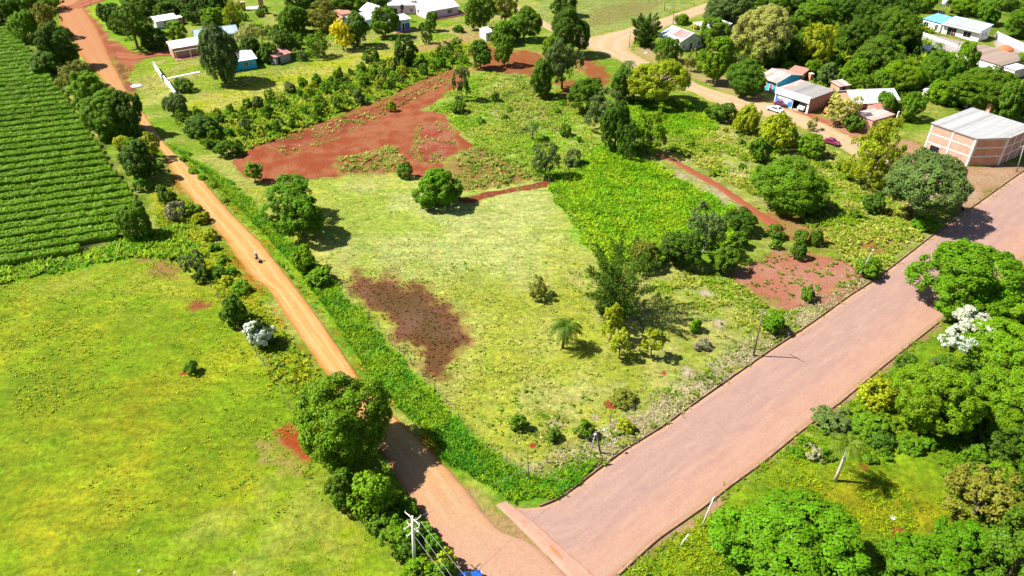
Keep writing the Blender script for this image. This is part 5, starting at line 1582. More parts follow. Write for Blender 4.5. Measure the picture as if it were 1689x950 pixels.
def house(name, label, A, B, depth, h, roof, roof_mat, wall_mat, rh=1.2, hb=None, ov=0.4, openings=(), cat='house', group=None, base_mat=None, thick=0.1, frame_mat=None):
    A, B = np.array(A[:2]), np.array(B[:2])
    W = float(np.hypot(*(B - A)))
    rz = math.atan2(B[1] - A[1], B[0] - A[0])
    t = thing(name, label, cat, (A[0], A[1], 0), rz, group)
    D = depth
    hb = h if hb is None else hb
    z0 = -0.3
    mb = MB()
    if roof == 'gx':
        mb.add([(0, 0, z0), (W, 0, z0), (W, D, z0), (0, D, z0), (0, 0, h), (W, 0, h), (W, D, h), (0, D, h), (W, D / 2, h + rh), (0, D / 2, h + rh)],
               [(0, 1, 5, 4), (1, 2, 6, 8, 5), (2, 3, 7, 6), (3, 0, 4, 9, 7), (4, 5, 8, 9), (6, 7, 9, 8), (3, 2, 1, 0)])
    elif roof == 'gy':
        mb.add([(0, 0, z0), (W, 0, z0), (W, D, z0), (0, D, z0), (0, 0, h), (W, 0, h), (W, D, h), (0, D, h), (W / 2, 0, h + rh), (W / 2, D, h + rh)],
               [(0, 1, 5, 8, 4), (1, 2, 6, 5), (2, 3, 7, 9, 6), (3, 0, 4, 7), (4, 8, 9, 7), (5, 6, 9, 8), (3, 2, 1, 0)])
    else:
        mb.add([(0, 0, z0), (W, 0, z0), (W, D, z0), (0, D, z0), (0, 0, h), (W, 0, h), (W, D, hb), (0, D, hb)],
               [(0, 1, 5, 4), (1, 2, 6, 5), (2, 3, 7, 6), (3, 0, 4, 7), (4, 5, 6, 7), (3, 2, 1, 0)])
    mb.build('wall', wall_mat, t)
    r = MB()
    e = 0.012 + thick
    if roof == 'gx':
        k = rh / (D / 2)
        r.slab([(-ov, -ov, h - k * ov + e), (W + ov, -ov, h - k * ov + e), (W + ov, D / 2, h + rh + e), (-ov, D / 2, h + rh + e)], thick)
        r.slab([(W + ov, D + ov, h - k * ov + e), (-ov, D + ov, h - k * ov + e), (-ov, D / 2, h + rh + e), (W + ov, D / 2, h + rh + e)], thick)
        r.tube([(-ov, D / 2, h + rh + e), (W + ov, D / 2, h + rh + e)], .09, 6)
    elif roof == 'gy':
        k = rh / (W / 2)
        r.slab([(-ov, D + ov, h - k * ov + e), (-ov, -ov, h - k * ov + e), (W / 2, -ov, h + rh + e), (W / 2, D + ov, h + rh + e)], thick)
        r.slab([(W + ov, -ov, h - k * ov + e), (W + ov, D + ov, h - k * ov + e), (W / 2, D + ov, h + rh + e), (W / 2, -ov, h + rh + e)], thick)
        r.tube([(W / 2, -ov, h + rh + e), (W / 2, D + ov, h + rh + e)], .09, 6)
    else:
        k = (hb - h) / D
        r.slab([(-ov, -ov, h - k * ov + e), (W + ov, -ov, h - k * ov + e), (W + ov, D + ov, hb + k * ov + e), (-ov, D + ov, hb + k * ov + e)], thick)
    ro = r.build('roof', roof_mat, t)
    for op in openings:
        face, u, zz, w, hh = op[:5]
        kind = op[5] if len(op) > 5 else 'window'
        L = W if face in ('front', 'back') else D
        u = u * L if u <= 1 else u
        if kind == 'door': window(t, face, W, D, u, zz, w, hh, frame_mat or M['white'], op[6] if len(op) > 6 else M['dark'], True)
        else: window(t, face, W, D, u, zz, w, hh, frame_mat or M['white'], op[6] if len(op) > 6 else M['glass'])
    if base_mat:
        b = MB(); b.box(-.9, -1.2, -.3, W + .9, -0.02, .28); b.build('porch', base_mat, t)
    return t, W, ro


def dist(a, b): return float(np.hypot(a[0] - b[0], a[1] - b[1]))


# left group
t, W, _ = house('plank_shed', 'small white plank shed with white sheet roof and dark doorway', P(256.6, 36.2, 2.3), P(293, 30, 2.3), 4.2, 2.3, 'sk', M['roof_white'], M['white_wood'], hb=3.0, ov=.25, cat='shed',
                openings=[('front', .36, 0, .9, 1.95, 'door', M['dark']), ('front', .80, .9, .9, .8, 'window', M['dark'])], frame_mat=M['white_wood'])
a_ = MB(); a_.box(W + .05, .6, -.3, W + 1.7, 3.4, 2.2); an_ = a_.build('annex', M['pale_brick'], t)
a_ = MB(); a_.box(W + .0, .45, 2.215, W + 1.85, 3.6, 2.3); a_.build('annex_roof', M['roof_white'], an_)
house('hipped_house', 'pale house with bluish white gabled roof and pinkish gable, behind the brick shed', P(324, 62, 2.6), P(392, 53, 2.6), 6.5, 2.6, 'gx', M['roof_blue'], M['pink'], rh=1.5, openings=[('front', .2, .9, 1.2, 1.1), ('left', .4, .9, 1.2, 1.1)])
t, W, _ = house('brick_shed', 'long low brick shed with white sheet roof and thin porch posts', P(284, 80.4, 3.0), P(334, 72, 3.0), 5.2, 3.0, 'sk', M['roof_white'], M['brick'], hb=3.7, ov=.3, cat='shed', openings=[('left', .3, 0, .9, 2, 'door', M['grey_wood'])])
for u_ in (.02, .5, .98):
    q = MB(); q.box(W * u_ - .06, -2.1, -.2, W * u_ + .06, -1.98, 2.5); q.build('post', M['pale_concrete'], t)
q = MB(); q.box(-.1, -2.12, 2.5, W + .1, -1.96, 2.62); q.build('beam', M['pale_concrete'], t)
q = MB(); q.box(-.2, -2.3, -.25, W + .2, -.01, .1); q.build('porch', M['red_trim'], t)
house('turquoise_cottage', 'small turquoise cottage with white sheet roof and dark window, half behind a big tree', P(371, 104.5, 2.7), P(421.5, 96.5, 2.7), 6, 2.7, 'sk', M['roof_white'], M['turquoise'], hb=3.5, ov=.4,
      openings=[('front', .60, .95, 1.1, 1.1), ('front', .86, 1.5, .5, .5)])
t, W, _ = house('red_roofed_shed', 'grey plank shed with faded red sheet roof beside the lane', P(453, 94, 2.4), P(478, 87, 2.4), 4.6, 2.4, 'sk', M['roof_red'], M['grey_wood'], hb=3.1, ov=.4, cat='shed', openings=[('front', .15, 0, .9, 1.9, 'door', M['dark'])], frame_mat=M['grey_wood'])
house('salmon_hut', 'little unplastered salmon brick hut left of the light blue house', P(566, 36), P(581, 33), 4.5, 2.5, 'sk', M['roof_tile'], M['salmon'], hb=2.9, cat='hut', openings=[('front', .35, 0, .9, 1.9, 'door', M['dark'])])
house('light_blue_house', 'light blue house with low white gabled roof between two round trees', P(583, 38, 2.9), P(618, 28.5, 2.9), 7, 2.9, 'gx', M['roof_white'], M['light_blue'], rh=1.5, openings=[('front', .15, .9, 1.1, 1.1), ('right', .4, .9, 1.1, 1.1)])
house('white_gabled_house', 'small white house with steep white gabled roof behind the speckled tree', P(612, 21.5, 2.7), P(640, 15, 2.7), 6.5, 2.7, 'gy', M['roof_white_y'], M['white'], rh=1.6, openings=[('front', .4, .9, 1, 1.1)])
t, W, _ = house('blue_shop', 'little shop with two deep blue shutters under a flat white roof', P(652.7, 54.5), P(677, 50.5), 5.0, 3.9, 'sk', M['roof_white'], M['light_blue'], hb=4.2, ov=.5, cat='shop',
                openings=[('front', .06, .45, 1.7, 2.2, 'window', M['blue_door']), ('front', .66, .45, 1.6, 2.2, 'window', M['blue_door']), ('front', .47, 0, .8, 2.6, 'door', M['dark'])])
q = MB(); q.box(-.2, -1.1, -.3, W + .3, -.02, .35); q.build('step', M['red_trim'], t)
b_ = P(642, 24); house('red_walled_house', 'pink and dark red house with white roof behind the blue shop', b_, P(687, 23.5), 7, 3.3, 'gx', M['roof_white'], M['pink'], rh=1.2,
                        openings=[('front', .2, 0, 1.0, 2.1, 'door', M['dark']), ('front', .42, 0, .9, 2.1, 'door', M['red_trim']), ('front', .78, .9, .9, 1.1)])
t, W, _ = house('long_pink_house', 'long pale pink house with big white roof and barred windows at the top', P(706.5, 33), P(756, 24), 15, 3.0, 'gx', M['roof_white'], M['pink'], rh=2.2, ov=.5,
                openings=[('front', .16, 1.0, 1.7, 1.2), ('front', .64, 1.0, 1.9, 1.2), ('left', .5, 1, 1.2, 1.1)])
q = MB(); q.box(.3, -2.2, -.3, W + 2.2, -.02, .3); q.build('porch', M['red_trim'], t)
t, W, _ = house('outhouse', 'small white outhouse with white sheet roof on the red earth', P(791.5, 60), P(801.5, 67.5), 2.6, 2.4, 'sk', M['roof_white'], M['white'], hb=2.7, ov=.2, cat='outhouse', openings=[('right', .3, 0, .8, 1.9, 'door', M['grey_wood'])])

# unfinished brickwork at the top
t = thing('unfinished_walls', 'roofless orange brick walls on a pale slab at the top edge', 'ruin', P(399, 18), 0.35)
q = MB(); q.box(0, 0, -.2, 1.6, 1.2, 3.0); q.build('pier', M['orange_brick'], t)
q = MB(); q.box(6.2, 1.5, -.2, 8.0, 2.2, 3.4); q.build('pier', M['orange_brick'], t)
q = MB(); q.box(1.62, .4, -.2, 6.18, 4.2, .25); q.build('slab', M['pale_concrete'], t)

# middle of the top: white and red roofed house, flat white roof
B0 = P(1119.5, 86); A0 = P(1086.5, 73); D0 = dist(B0, P(1154, 74)) * .92
t, W, ro = house('white_red_house', 'whitewashed house with rusty red patch on its white gabled roof', A0, B0, D0, 3.1, 'gx', M['roof_white'], M['dirty_white'], rh=1.9, ov=.35,
                 openings=[('right', .14, 1.0, .8, 1.0), ('right', .42, 0, .95, 2.1, 'door', M['dark']), ('right', .74, .9, 1.0, 1.2), ('front', .12, .9, 1.0, 1.2, 'window', M['blue_door'])])
k_ = 1.9 / (D0 / 2)
for nm_, x0_, x1_, y0_, mt_ in (('red_sheets', W * .42, W * .98, D0 * .13, 'roof_red'), ('blue_sheets', -.3, W * .22, .0, 'roof_blue')):
    q = MB(); q.slab([(x0_, y0_, 3.1 + k_ * y0_ + .16), (x1_, y0_, 3.1 + k_ * y0_ + .16), (x1_, D0 / 2 - .1, 5.0 + .155 - k_ * .1), (x0_, D0 / 2 - .1, 5.0 + .155 - k_ * .1)], .03)
    q.build(nm_, M[mt_], ro)
A0, B0 = P(1144.7, 38, 2.8), P(1167, 46.7, 2.8)
t = thing('carport', 'white flat sheet roof on posts beside the yellow bush', 'carport', (A0[0], A0[1], 0), math.atan2(B0[1] - A0[1], B0[0] - A0[0]))
W = dist(A0, B0); D0 = dist(B0, P(1180, 34, 2.8))
q = MB(); q.slab([(-.2, -.2, 2.8), (W + .2, -.2, 2.8), (W + .2, D0, 3.1), (-.2, D0, 3.1)], .1); q.build('roof', M['roof_white'], t)
q = MB(); q.box(W * .55, .1, -.2, W - .1, D0 - .3, 2.68); q.build('wall', M['dirty_white'], t)
for x_ in (.05, W * .5):
    for y_ in (.05, D0 - .4):
        q = MB(); q.box(x_, y_, -.2, x_ + .14, y_ + .14, 2.7); q.build('post', M['white_wood'], t)

# garage with blue front
A0, B0 = P(1276, 169.5), P(1331, 187.7)
GH = height_to((1331, 187.7), 163.0)
Dg = dist(P(1336.4, 163, GH), P(1377.4, 149.8, GH - .3))
W = dist(A0, B0)
t = thing('garage', 'grey roofed garage with blue painted front and wide dark doorway', 'garage', (A0[0], A0[1], 0), math.atan2(B0[1] - A0[1], B0[0] - A0[0]))
ob = .54 * W; oe = .95 * W; oh = GH * .63
q = MB()
q.box(0, 0, -.3, ob, .2, oh); q.box(oe, 0, -.3, W, .2, oh); q.box(0, .001, oh, W, .2, GH - .06)
q.box(0, .2, -.3, .2, Dg, GH - .3); q.box(.2, Dg - .2, -.3, W - .2, Dg, GH - .3)
q.build('front_wall', M['white'], t)
q = MB(); q.box(W - .2, .2, -.3, W, Dg, GH - .3); q.build('side_wall', M['brick'], t)
q = MB(); q.box(.25, -.03, .25, ob - .12, -.004, oh - .1); pb = q.build('painted_panel', M['blue'], t)
q = MB(); q.box(.9, -.06, oh * .64, ob - .45, -.034, oh * .90); q.build('sign_board', M['plastic_white'], t)
q = MB(); q.box(ob * .42, -.06, oh * .30, ob * .74, -.034, oh * .57); q.build('notice', M['plastic_white'], t)
q = MB(); q.box(-.1, -.35, oh + .25, W + .1, -.002, GH + .35); q.build('fascia', M['white'], t)
q = MB(); q.box(.2, .2, -.02, W - .2, Dg - .2, .04); q.build('floor', M['concrete'], t)
q = MB(); q.slab([(W * .22, .0, GH + .02), (W + .25, .0, GH + .02), (W + .25, Dg + .3, GH - .2), (W * .22, Dg + .3, GH - .2)], .1); ro = q.build('roof', M['roof_grey'], t)
q = MB(); q.slab([(-.1, .0, GH + .03), (W * .215, .0, GH + .03), (W * .215, Dg + .3, GH - .19), (-.1, Dg + .3, GH - .19)], .1); q.build('red_roof_strip', M['roof_rust'], t)
t, W, ro = house('turquoise_house', 'turquoise house with pinkish white roof left of the garage', P(1251, 144), P(1277, 153.5), 10, 3.0, 'gx', M['roof_rust'], M['turquoise'], rh=1.1, ov=.6,
                 openings=[('front', .25, .9, 1.1, 1.1), ('front', .65, 0, .9, 2.0, 'door', M['red_trim'])])
house('tiled_hut', 'low hut with terracotta roof behind the garage', P(1297, 134), P(1318, 139), 4.5, 2.7, 'sk', M['roof_tile'], M['brick'], hb=3.1, cat='hut', openings=[('right', .3, 0, .8, 1.9, 'door', M['grey_wood'])])
house('rusty_shed', 'tiny shed with rusty pink roof behind the garage corner', P(1382, 156), P(1399, 153), 3.2, 2.2, 'sk', M['roof_rust'], M['salmon'], hb=2.5, ov=.3, cat='shed', openings=[('front', .3, 0, .8, 1.8, 'door', M['dark'])], frame_mat=M['wood'])
t = thing('brick_chimney', 'square orange brick chimney behind the garage roof', 'chimney', P(1335, 137), .3)
q = MB(); q.box(-.5, -.5, -.2, .5, .5, 2.6); q.build('stack', M['orange_brick'], t); q = MB(); q.box(-.6, -.6, 2.602, .6, .6, 2.75); q.build('cap', M['concrete'], t)

# cluster with hipped white roof
house('hipped_white_roof_house', 'brick house with broad white gabled roof between garage and warehouse', P(1409, 170, 3.0), P(1484, 167, 3.0), 8.5, 3.0, 'gx', M['roof_white'], M['brick'], rh=1.7, ov=.4, openings=[('front', .2, .9, 1.1, 1.1)])
A0, B0 = P(1432, 172, 3.0), P(1447, 180, 3.0)
house('terracotta_wing', 'terracotta roofed brick wing in front of the broad white gabled roof', A0, B0, dist(B0, P(1476, 167, 3.0)), 3.0, 'gy', M['roof_tile'], M['brick'], rh=.7, ov=.2, cat='house', openings=[('right', .3, .9, 1, 1)])
A0, B0 = P(1411.6, 187, 2.7), P(1440.6, 199, 2.7)
house('brick_annex', 'brick annex with rust streaked white flat roof by the yellow green tree', A0, B0, dist(B0, P(1459.5, 185.5, 2.7)), 2.7, 'sk', M['roof_rust'], M['brick'], hb=2.9, ov=.2, cat='annex', openings=[('front', .2, .8, 1, 1), ('right', .55, .9, .8, .8)])
t = thing('concrete_pillar', 'lone white concrete pillar beside the brick annex', 'pillar', P(1477, 203))
q = MB(); q.box(-.17, -.17, -.2, .17, .17, 3.0); q.build('shaft', M['pale_concrete'], t); q = MB(); q.box(-.25, -.25, -.2, .25, .25, .12); q.build('footing', M['concrete'], t)
t, W, _ = house('white_van_shed', 'small white roofed kiosk half hidden by trees above the warehouse', P(1519, 162), P(1534, 166), 3.2, 2.2, 'sk', M['roof_white'], M['white'], hb=2.4, ov=.2, cat='kiosk', openings=[('front', .1, .9, 2.2, .8, 'window', M['dark'])])
house('back_shed', 'small white roof peeping out behind the warehouse', P(1590, 178), P(1608, 180), 3.5, 2.6, 'sk', M['roof_white'], M['white'], hb=3, cat='shed', openings=[('front', .3, 0, .8, 1.8, 'door', M['dark'])])
t = thing('water_column', 'ochre brick column with a cap behind the warehouse roof', 'column', P(1626, 196), .3)
q = MB(); q.box(-.6, -.6, -.2, .6, .6, 5.6); q.build('shaft', M['orange_brick'], t); q = MB(); q.box(-.75, -.75, 5.603, .75, .75, 5.9); q.build('cap', M['pale_concrete'], t)

# white modern house at the top right
A0, B0 = P(1552, 55), P(1612, 69.5); D0 = dist(B0, P(1640.5, 67)) * .95
MH = height_to((1612, 69.5), 51.0)
t, W, _ = house('white_modern_house', 'white modern house with long pale blue sheet roof and black windows', A0, B0, D0, MH, 'sk', M['roof_blue'], M['white'], hb=MH + .9, ov=.35,
                openings=[('front', .14, .0, 2.9, 2.4, 'window', M['dark']), ('front', .58, .7, 2.4, 1.7, 'window', M['dark']), ('right', .25, 1.5, .7, .9, 'window', M['dark']), ('right', .6, 1.3, .7, 1.2, 'window', M['dark'])])
q = MB(); q.box(-.3, -1.1, MH - .5, W + .4, -.36, MH - .18); q.build('canopy', M['pale_concrete'], t)
house('house_wing', 'lower white wing with bright blue roof joined to the modern house', P(1519, 46), P(1548, 54), 7, MH - .5, 'sk', M['roof_bright_blue'], M['white'], hb=MH + .2, ov=.3, cat='house', openings=[('front', .72, .6, 1.0, 1.7, 'window', M['dark']), ('front', .1, 0, 1.6, 2.3, 'window', M['dark'])])
A0, B0 = P(1578, 86, 3.0), P(1651, 108, 3.0)
house('brown_roof_house', 'low white building with large flat brown roof in front of the modern house', A0, B0, dist(B0, P(1680, 93, 3.0)), 3.0, 'sk', M['roof_brown'], M['white'], hb=3.2, ov=.25, openings=[('front', .3, .9, 1.2, 1.1), ('front', .75, 0, 1, 2, 'door', M['dark'])])
A0, B0 = P(1655, 110, 2.6), P(1675, 116, 2.6)
house('white_lean_to', 'white flat roofed lean-to at the corner of the brown roof', A0, B0, 5.5, 2.6, 'sk', M['roof_white'], M['pink'], hb=2.7, ov=.2, cat='lean-to', openings=[('front', .3, .9, 1, 1)])
house('white_hut', 'small white shed standing in the greenery below the modern house', P(1514.5, 92), P(1527, 94.8), 3.0, 2.4, 'sk', M['roof_white'], M['dirty_white'], hb=2.6, ov=.25, cat='shed', openings=[('right', .2, 0, 1.2, 1.9, 'door', M['dark']), ('front', .2, .8, .8, .8)])
t = thing('water_tower', 'white water tank on a slim steel stand behind the modern house', 'water tower', P(1551, 27))
for sx in (-.7, .7):
    for sy in (-.7, .7):
        q = MB(); q.tube([(sx * 1.15, sy * 1.15, -.2), (sx, sy, 4.2)], .07, 6); q.build('leg', M['steel'], t)
q = MB(); q.box(-.95, -.95, 4.2, .95, .95, 4.3); q.build('platform', M['steel'], t)
q = MB(); q.lathe([(.8, 4.302), (.85, 4.5), (.85, 5.6), (.6, 5.85), (.2, 5.95)], 16); q.build('tank', M['plastic_white'], t, smooth=True)
t = thing('black_water_tank', 'black plastic water tank on the roof of the blue shop', 'water tank', P(663, 15.5, 4.15))
q = MB(); q.lathe([(.62, .12), (.66, .3), (.66, 1.3), (.45, 1.6), (.2, 1.68)], 16); q.build('tank', M['plastic_black'], t, smooth=True)
q = MB(); q.box(-.7, -.7, 0.06, .7, .7, .118); q.build('stand', M['wood'], t)


def long_wall(name, label, px, h, w, mat, cap=None, cat='wall', pier=None):
    pts = [P(*q) for q in px]
    t = thing(name, label, cat, (pts[0][0], pts[0][1], 0))
    q = MB()
    for a, b in zip(pts[:-1], pts[1:]):
        d = np.array([b[0] - a[0], b[1] - a[1]]); L = np.hypot(*d); d /= L; n = np.array([-d[1], d[0]]) * w / 2
        o = pts[0][:2]
        c = [(a[:2] - o - n), (b[:2] - o - n), (b[:2] - o + n), (a[:2] - o + n)]
        V = [(*p, -.3) for p in c] + [(*p, h) for p in c]
        q.add(V, [(0, 1, 5, 4), (1, 2, 6, 5), (2, 3, 7, 6), (3, 0, 4, 7), (4, 5, 6, 7), (3, 2, 1, 0)])
    q.build('panel', mat, t)
    for p in pts:
        q = MB(); x, y = p[0] - pts[0][0], p[1] - pts[0][1]
        q.box(x - w * .9, y - w * .9, -.3, x + w * .9, y + w * .9, h + .12); q.build('pier', cap or mat, t)
    return t


long_wall('garden_wall', 'white concrete garden wall beside the lawn, far section', [(256, 114), (262, 122), (269, 133)], 2.0, .2, M['white'])
long_wall('garden_wall', 'white concrete garden wall beside the round dark bush, near section', [(273, 137), (282, 148), (292, 163)], 2.0, .2, M['white'])
long_wall('perimeter_wall', 'long white perimeter wall right of the modern house', [(1642, 64), (1690, 86), (1740, 108)], 2.2, .2, M['white'])
long_wall('terrace_wall', 'low white wall along the terrace left of the modern house', [(1506, 52), (1528, 60), (1560, 72), (1590, 82)], .8, .2, M['white'])
tag(ribbon('garden_path', [(272, 131), (300, 125), (330, 119)], 1.2, .12, M['pale_concrete']), kind='structure')
q = MB(); rr_ = random.Random(5)
pr = [(2.6, -.1), (2.2, .5), (1.4, 1.0), (.5, 1.35), (.1, 1.4)]
q.lathe(pr, 14)
o = q.build('soil_heap', M['red_soil'], smooth=True); o.location = P(1658, 82); tag(o, 'heap of red soil beside the white perimeter wall', 'soil heap')
dm = o.modifiers.new('rough', 'DISPLACE'); tx = bpy.data.textures.new('heap', 'CLOUDS'); tx.noise_scale = .7; dm.texture = tx; dm.strength = .5
for (px_, lb_) in (((226, 143), 'white tarpaulin bundle on the ground by the road bank'), ((1160, 0), None)):
    if not lb_: continue
    q = MB(); q.lathe([(1.5, -.05), (1.4, .3), (.9, .6), (.2, .7)], 11); o = q.build('tarpaulin', M['plastic_white'], smooth=True); o.location = P(*px_); o.scale = (1.1, .7, .9); tag(o, lb_, 'tarpaulin')
    dm = o.modifiers.new('rough', 'DISPLACE'); dm.texture = tx; dm.strength = .45
ST = MB(); ST.lathe([(.3, -.1), (.42, .1), (.33, .32), (.1, .4)], 8)
for px_, sc_, lb_, mt_ in [((250, 147), 1, 'dark boulder left of the white garden wall, farther one', 'iron'), ((240, 152), .7, 'dark boulder left of the white garden wall, nearer one', 'iron'), ((1066, 88), 2.0, 'pale boulder on the yard of the white and red roofed house', 'pale_concrete'),
                           ((1143, 551), 1.0, 'grey stump at the foot of the small vivid bush', 'grey_wood'), ((1473, 855), 1.3, 'pale rock lying in the mossy clearing', 'concrete'), ((1398, 884), 1.6, 'pale rock beside the giant round tree', 'pale_concrete'),
                           ((388, 945), .8, 'pale stone in the lower left pasture, right one by the bottom edge', 'grey_wood'), ((230, 942), .7, 'pale stone in the lower left pasture, left one by the bottom edge', 'grey_wood')]:
    o = ST.build('stone', M[mt_], smooth=True); o.location = P(*px_); o.scale = (sc_ * .8, sc_ * .65, sc_ * .45); o.rotation_euler = (0, 0, px_[0]); tag(o, lb_, 'stone')
    dm = o.modifiers.new('rough', 'DISPLACE'); dm.texture = tx; dm.strength = .25

# brick warehouse
A0, B0 = P(1522.7, 248), P(1594, 274.7)
WH = height_to((1594, 274.7), 228.5)
e1 = (B0 - A0)[:2]; W = np.hypot(*e1); e1 /= W; e2 = np.array([-e1[1], e1[0]])
loc2 = lambda p: np.array([(p[:2] - A0[:2]) @ e1, (p[:2] - A0[:2]) @ e2])
c = loc2(P(1645.7, 273)); bk = loc2(P(1583, 172, WH))[1]
t = thing('warehouse', 'big brick warehouse with pale concrete frame and wide grey white roof', 'warehouse', (A0[0], A0[1], 0), math.atan2(e1[1], e1[0]))
foot = [(0, 0), (W, 0), tuple(c), (c[0], bk), (0, bk)]


def wall_run(p, q, h, name, mat, th=.25):
    p, q = np.array(p), np.array(q)
    d = (q - p) / np.hypot(*(q - p)); n = np.array([d[1], -d[0]])          # outward for a counter-clockwise outline
    m = MB()
    cs = [p, q, q - n * th, p - n * th]
    m.add([(*v, -.3) for v in cs] + [(*v, h) for v in cs], [(0, 1, 5, 4), (1, 2, 6, 5), (2, 3, 7, 6), (3, 0, 4, 7), (4, 5, 6, 7), (3, 2, 1, 0)])
    return m.build(name, mat, t), p, q, d, n


for i, (bays, mt) in enumerate(((2, 'pale_brick'), (1, 'orange_brick'), (3, 'brick'), (2, 'brick'), (4, 'brick'))):
    o, p, q_, d, n = wall_run(foot[i], foot[(i + 1) % 5], WH - .1, 'wall', M[mt])
    L = np.hypot(*(q_ - p))
    fr = MB()
    for k in range(bays + 1):
        x = L * k / bays
        x = min(max(x, .18), L - .18)
        cs = [p + d * (x - .18) + n * .002, p + d * (x + .18) + n * .002, p + d * (x + .18) + n * .08, p + d * (x - .18) + n * .08]
        fr.add([(*v, -.3) for v in cs] + [(*v, WH - .12) for v in cs], [(0, 1, 5, 4), (1, 2, 6, 5), (2, 3, 7, 6), (3, 0, 4, 7), (4, 5, 6, 7), (3, 2, 1, 0)])
    for z in (WH * .33, WH * .64, WH - .4):
        cs = [p + d * .01 + n * .002, q_ - d * .01 + n * .002, q_ - d * .01 + n * .06, p + d * .01 + n * .06]
        fr.add([(*v, z) for v in cs] + [(*v, z + .28) for v in cs], [(0, 1, 5, 4), (1, 2, 6, 5), (2, 3, 7, 6), (3, 0, 4, 7), (4, 5, 6, 7), (3, 2, 1, 0)])
    fr.build('concrete_frame', M['pale_concrete'], o)
q = MB()
mid = bk * .62
top = lambda x, y: (x, y, WH + .12 + 1.5 * max(0, 1 - abs(y - mid) / mid) if True else WH)
q.slab([(-.3, -.3, WH + .1), (W + .2, -.3, WH + .1), (c[0] + .3, c[1] - .2, WH + .1 + .0), (c[0] + .3, bk + .3, WH + .1), (-.3, bk + .3, WH + .1)], .16)
ro = q.build('roof', M['roof_pale_grey'], t)
q = MB(); q.box(-1.6, bk * .72, -.2, -.05, bk * .98, WH - 1.4); an = q.build('annex', M['dirty_white'], t)
q = MB(); q.box(-1.9, bk * .70, WH - 1.398, -.05, bk, WH - 1.28); q.build('annex_roof', M['roof_white'], an)
window(t, 'front', W, bk, W * .12, WH * .07, 2.2, WH * .22, M['pale_concrete'], M['dark'], True)


# ------------------------------------------------------------------ vehicles
def add_wheel(parent, x, y, r, w=.2):
    q = MB(); q.lathe([(r * .62, -w / 2), (r * .95, -w / 2), (r, -w * .3), (r, w * .3), (r * .95, w / 2), (r * .62, w / 2)], 18, (0, 0, 0), 'y')
    o = q.build('wheel', M['rubber'], parent, smooth=False); o.location = (x, y, r)
    q = MB(); q.lathe([(r * .6, -w * .46), (r * .58, w * .46)], 14, (0, 0, 0), 'y'); q.build('rim', M['steel'], o)


def car(label, pos, heading, color, L=4.1, Wd=1.7, Hh=1.45, van=False, cat='car', name='parked_car'):
    t = thing(name, label, cat, (pos[0], pos[1], 0.06), heading)
    hl, hw = L / 2, Wd / 2
    if van:
        prof = [(-hl, .35), (-hl, .9), (-hl + .05, 1.85), (-hl + .25, Hh), (hl * .55, Hh), (hl * .78, 1.25), (hl - .05, 1.0), (hl, .75), (hl, .35)]
        cab = [(-hl + .28, 1.15), (-hl + .3, Hh - .18), (hl * .52, Hh - .18), (hl * .74, 1.2), (hl * .74, 1.15)]
    else:
        prof = [(-hl, .38), (-hl, .72), (-hl + .12, .9), (-hl * .72, .95), (-hl * .45, Hh), (hl * .12, Hh), (hl * .45, .95), (hl * .92, .82), (hl, .65), (hl, .36)]
        cab = [(-hl * .64, .98), (-hl * .42, Hh - .1), (hl * .08, Hh - .1), (hl * .38, .98)]
    n = len(prof)
    ins = lambda z: hw * (1 - .16 * max(0, (z - .85) / max(.1, Hh - .85)))
    V = [(x, -ins(z), z) for x, z in prof] + [(x, ins(z), z) for x, z in prof]
    F = [tuple(range(n)), tuple(range(2 * n - 1, n - 1, -1))] + [(i, i + n, (i + 1) % n + n, (i + 1) % n) for i in range(n)]
    q = MB(); q.add(V, F); q.build('body', color, t, bevel=.07)
    m = len(cab)
    for s in (-1, 1):
        q = MB(); q.slab([(x, s * (ins(z) + .018), z) for x, z in (cab if s < 0 else cab[::-1])], .03); q.build('side_window', M['glass'], t)
    def shield(a, b):
        (x0, z0), (x1, z1) = a, b
        k0, k1 = ins(z0) - .12, ins(z1) - .1
        dx, dz = x1 - x0, z1 - z0; l = math.hypot(dx, dz); nx, nz = (dz / l * .02, -dx / l * .02)
        if nx * (1 if x0 > 0 else -1) < 0: nx, nz = -nx, -nz
        p = [(x0 + nx, -k0, z0 + nz), (x0 + nx, k0, z0 + nz), (x1 + nx, k1, z1 + nz), (x1 + nx, -k1, z1 + nz)]
        q = MB(); q.slab(p, .012); return q
    if van:
        shield((hl * .76, 1.28), (hl * .57, Hh - .08)).build('windscreen', M['glass'], t)
        shield((-hl + .03, 1.3), (-hl + .2, Hh - .1)).build('rear_window', M['glass'], t)
    else:
        shield((hl * .42, 1.0), (hl * .15, Hh - .06)).build('windscreen', M['glass'], t)
        shield((-hl * .68, 1.0), (-hl * .47, Hh - .06)).build('rear_window', M['glass'], t)
    for s in (-1, 1):
        for x in (-hl * .62, hl * .64): add_wheel(t, x, s * (hw - .08), .31)
        q = MB(); q.box(hl - .04, s * hw * .68 - .16, .62, hl + .015, s * hw * .68 + .16, .76); q.build('headlight', M['porcelain'], t)
        q = MB(); q.box(-hl - .015, s * hw * .7 - .14, .66, -hl + .04, s * hw * .7 + .14, .82); q.build('tail_light', M['red_trim'], t)
    q = MB(); q.box(hl - .02, -hw * .9, .36, hl + .06, hw * .9, .52); q.box(-hl - .06, -hw * .9, .38, -hl + .02, hw * .9, .54); q.build('bumper', M['plastic_black'], t)
    return t


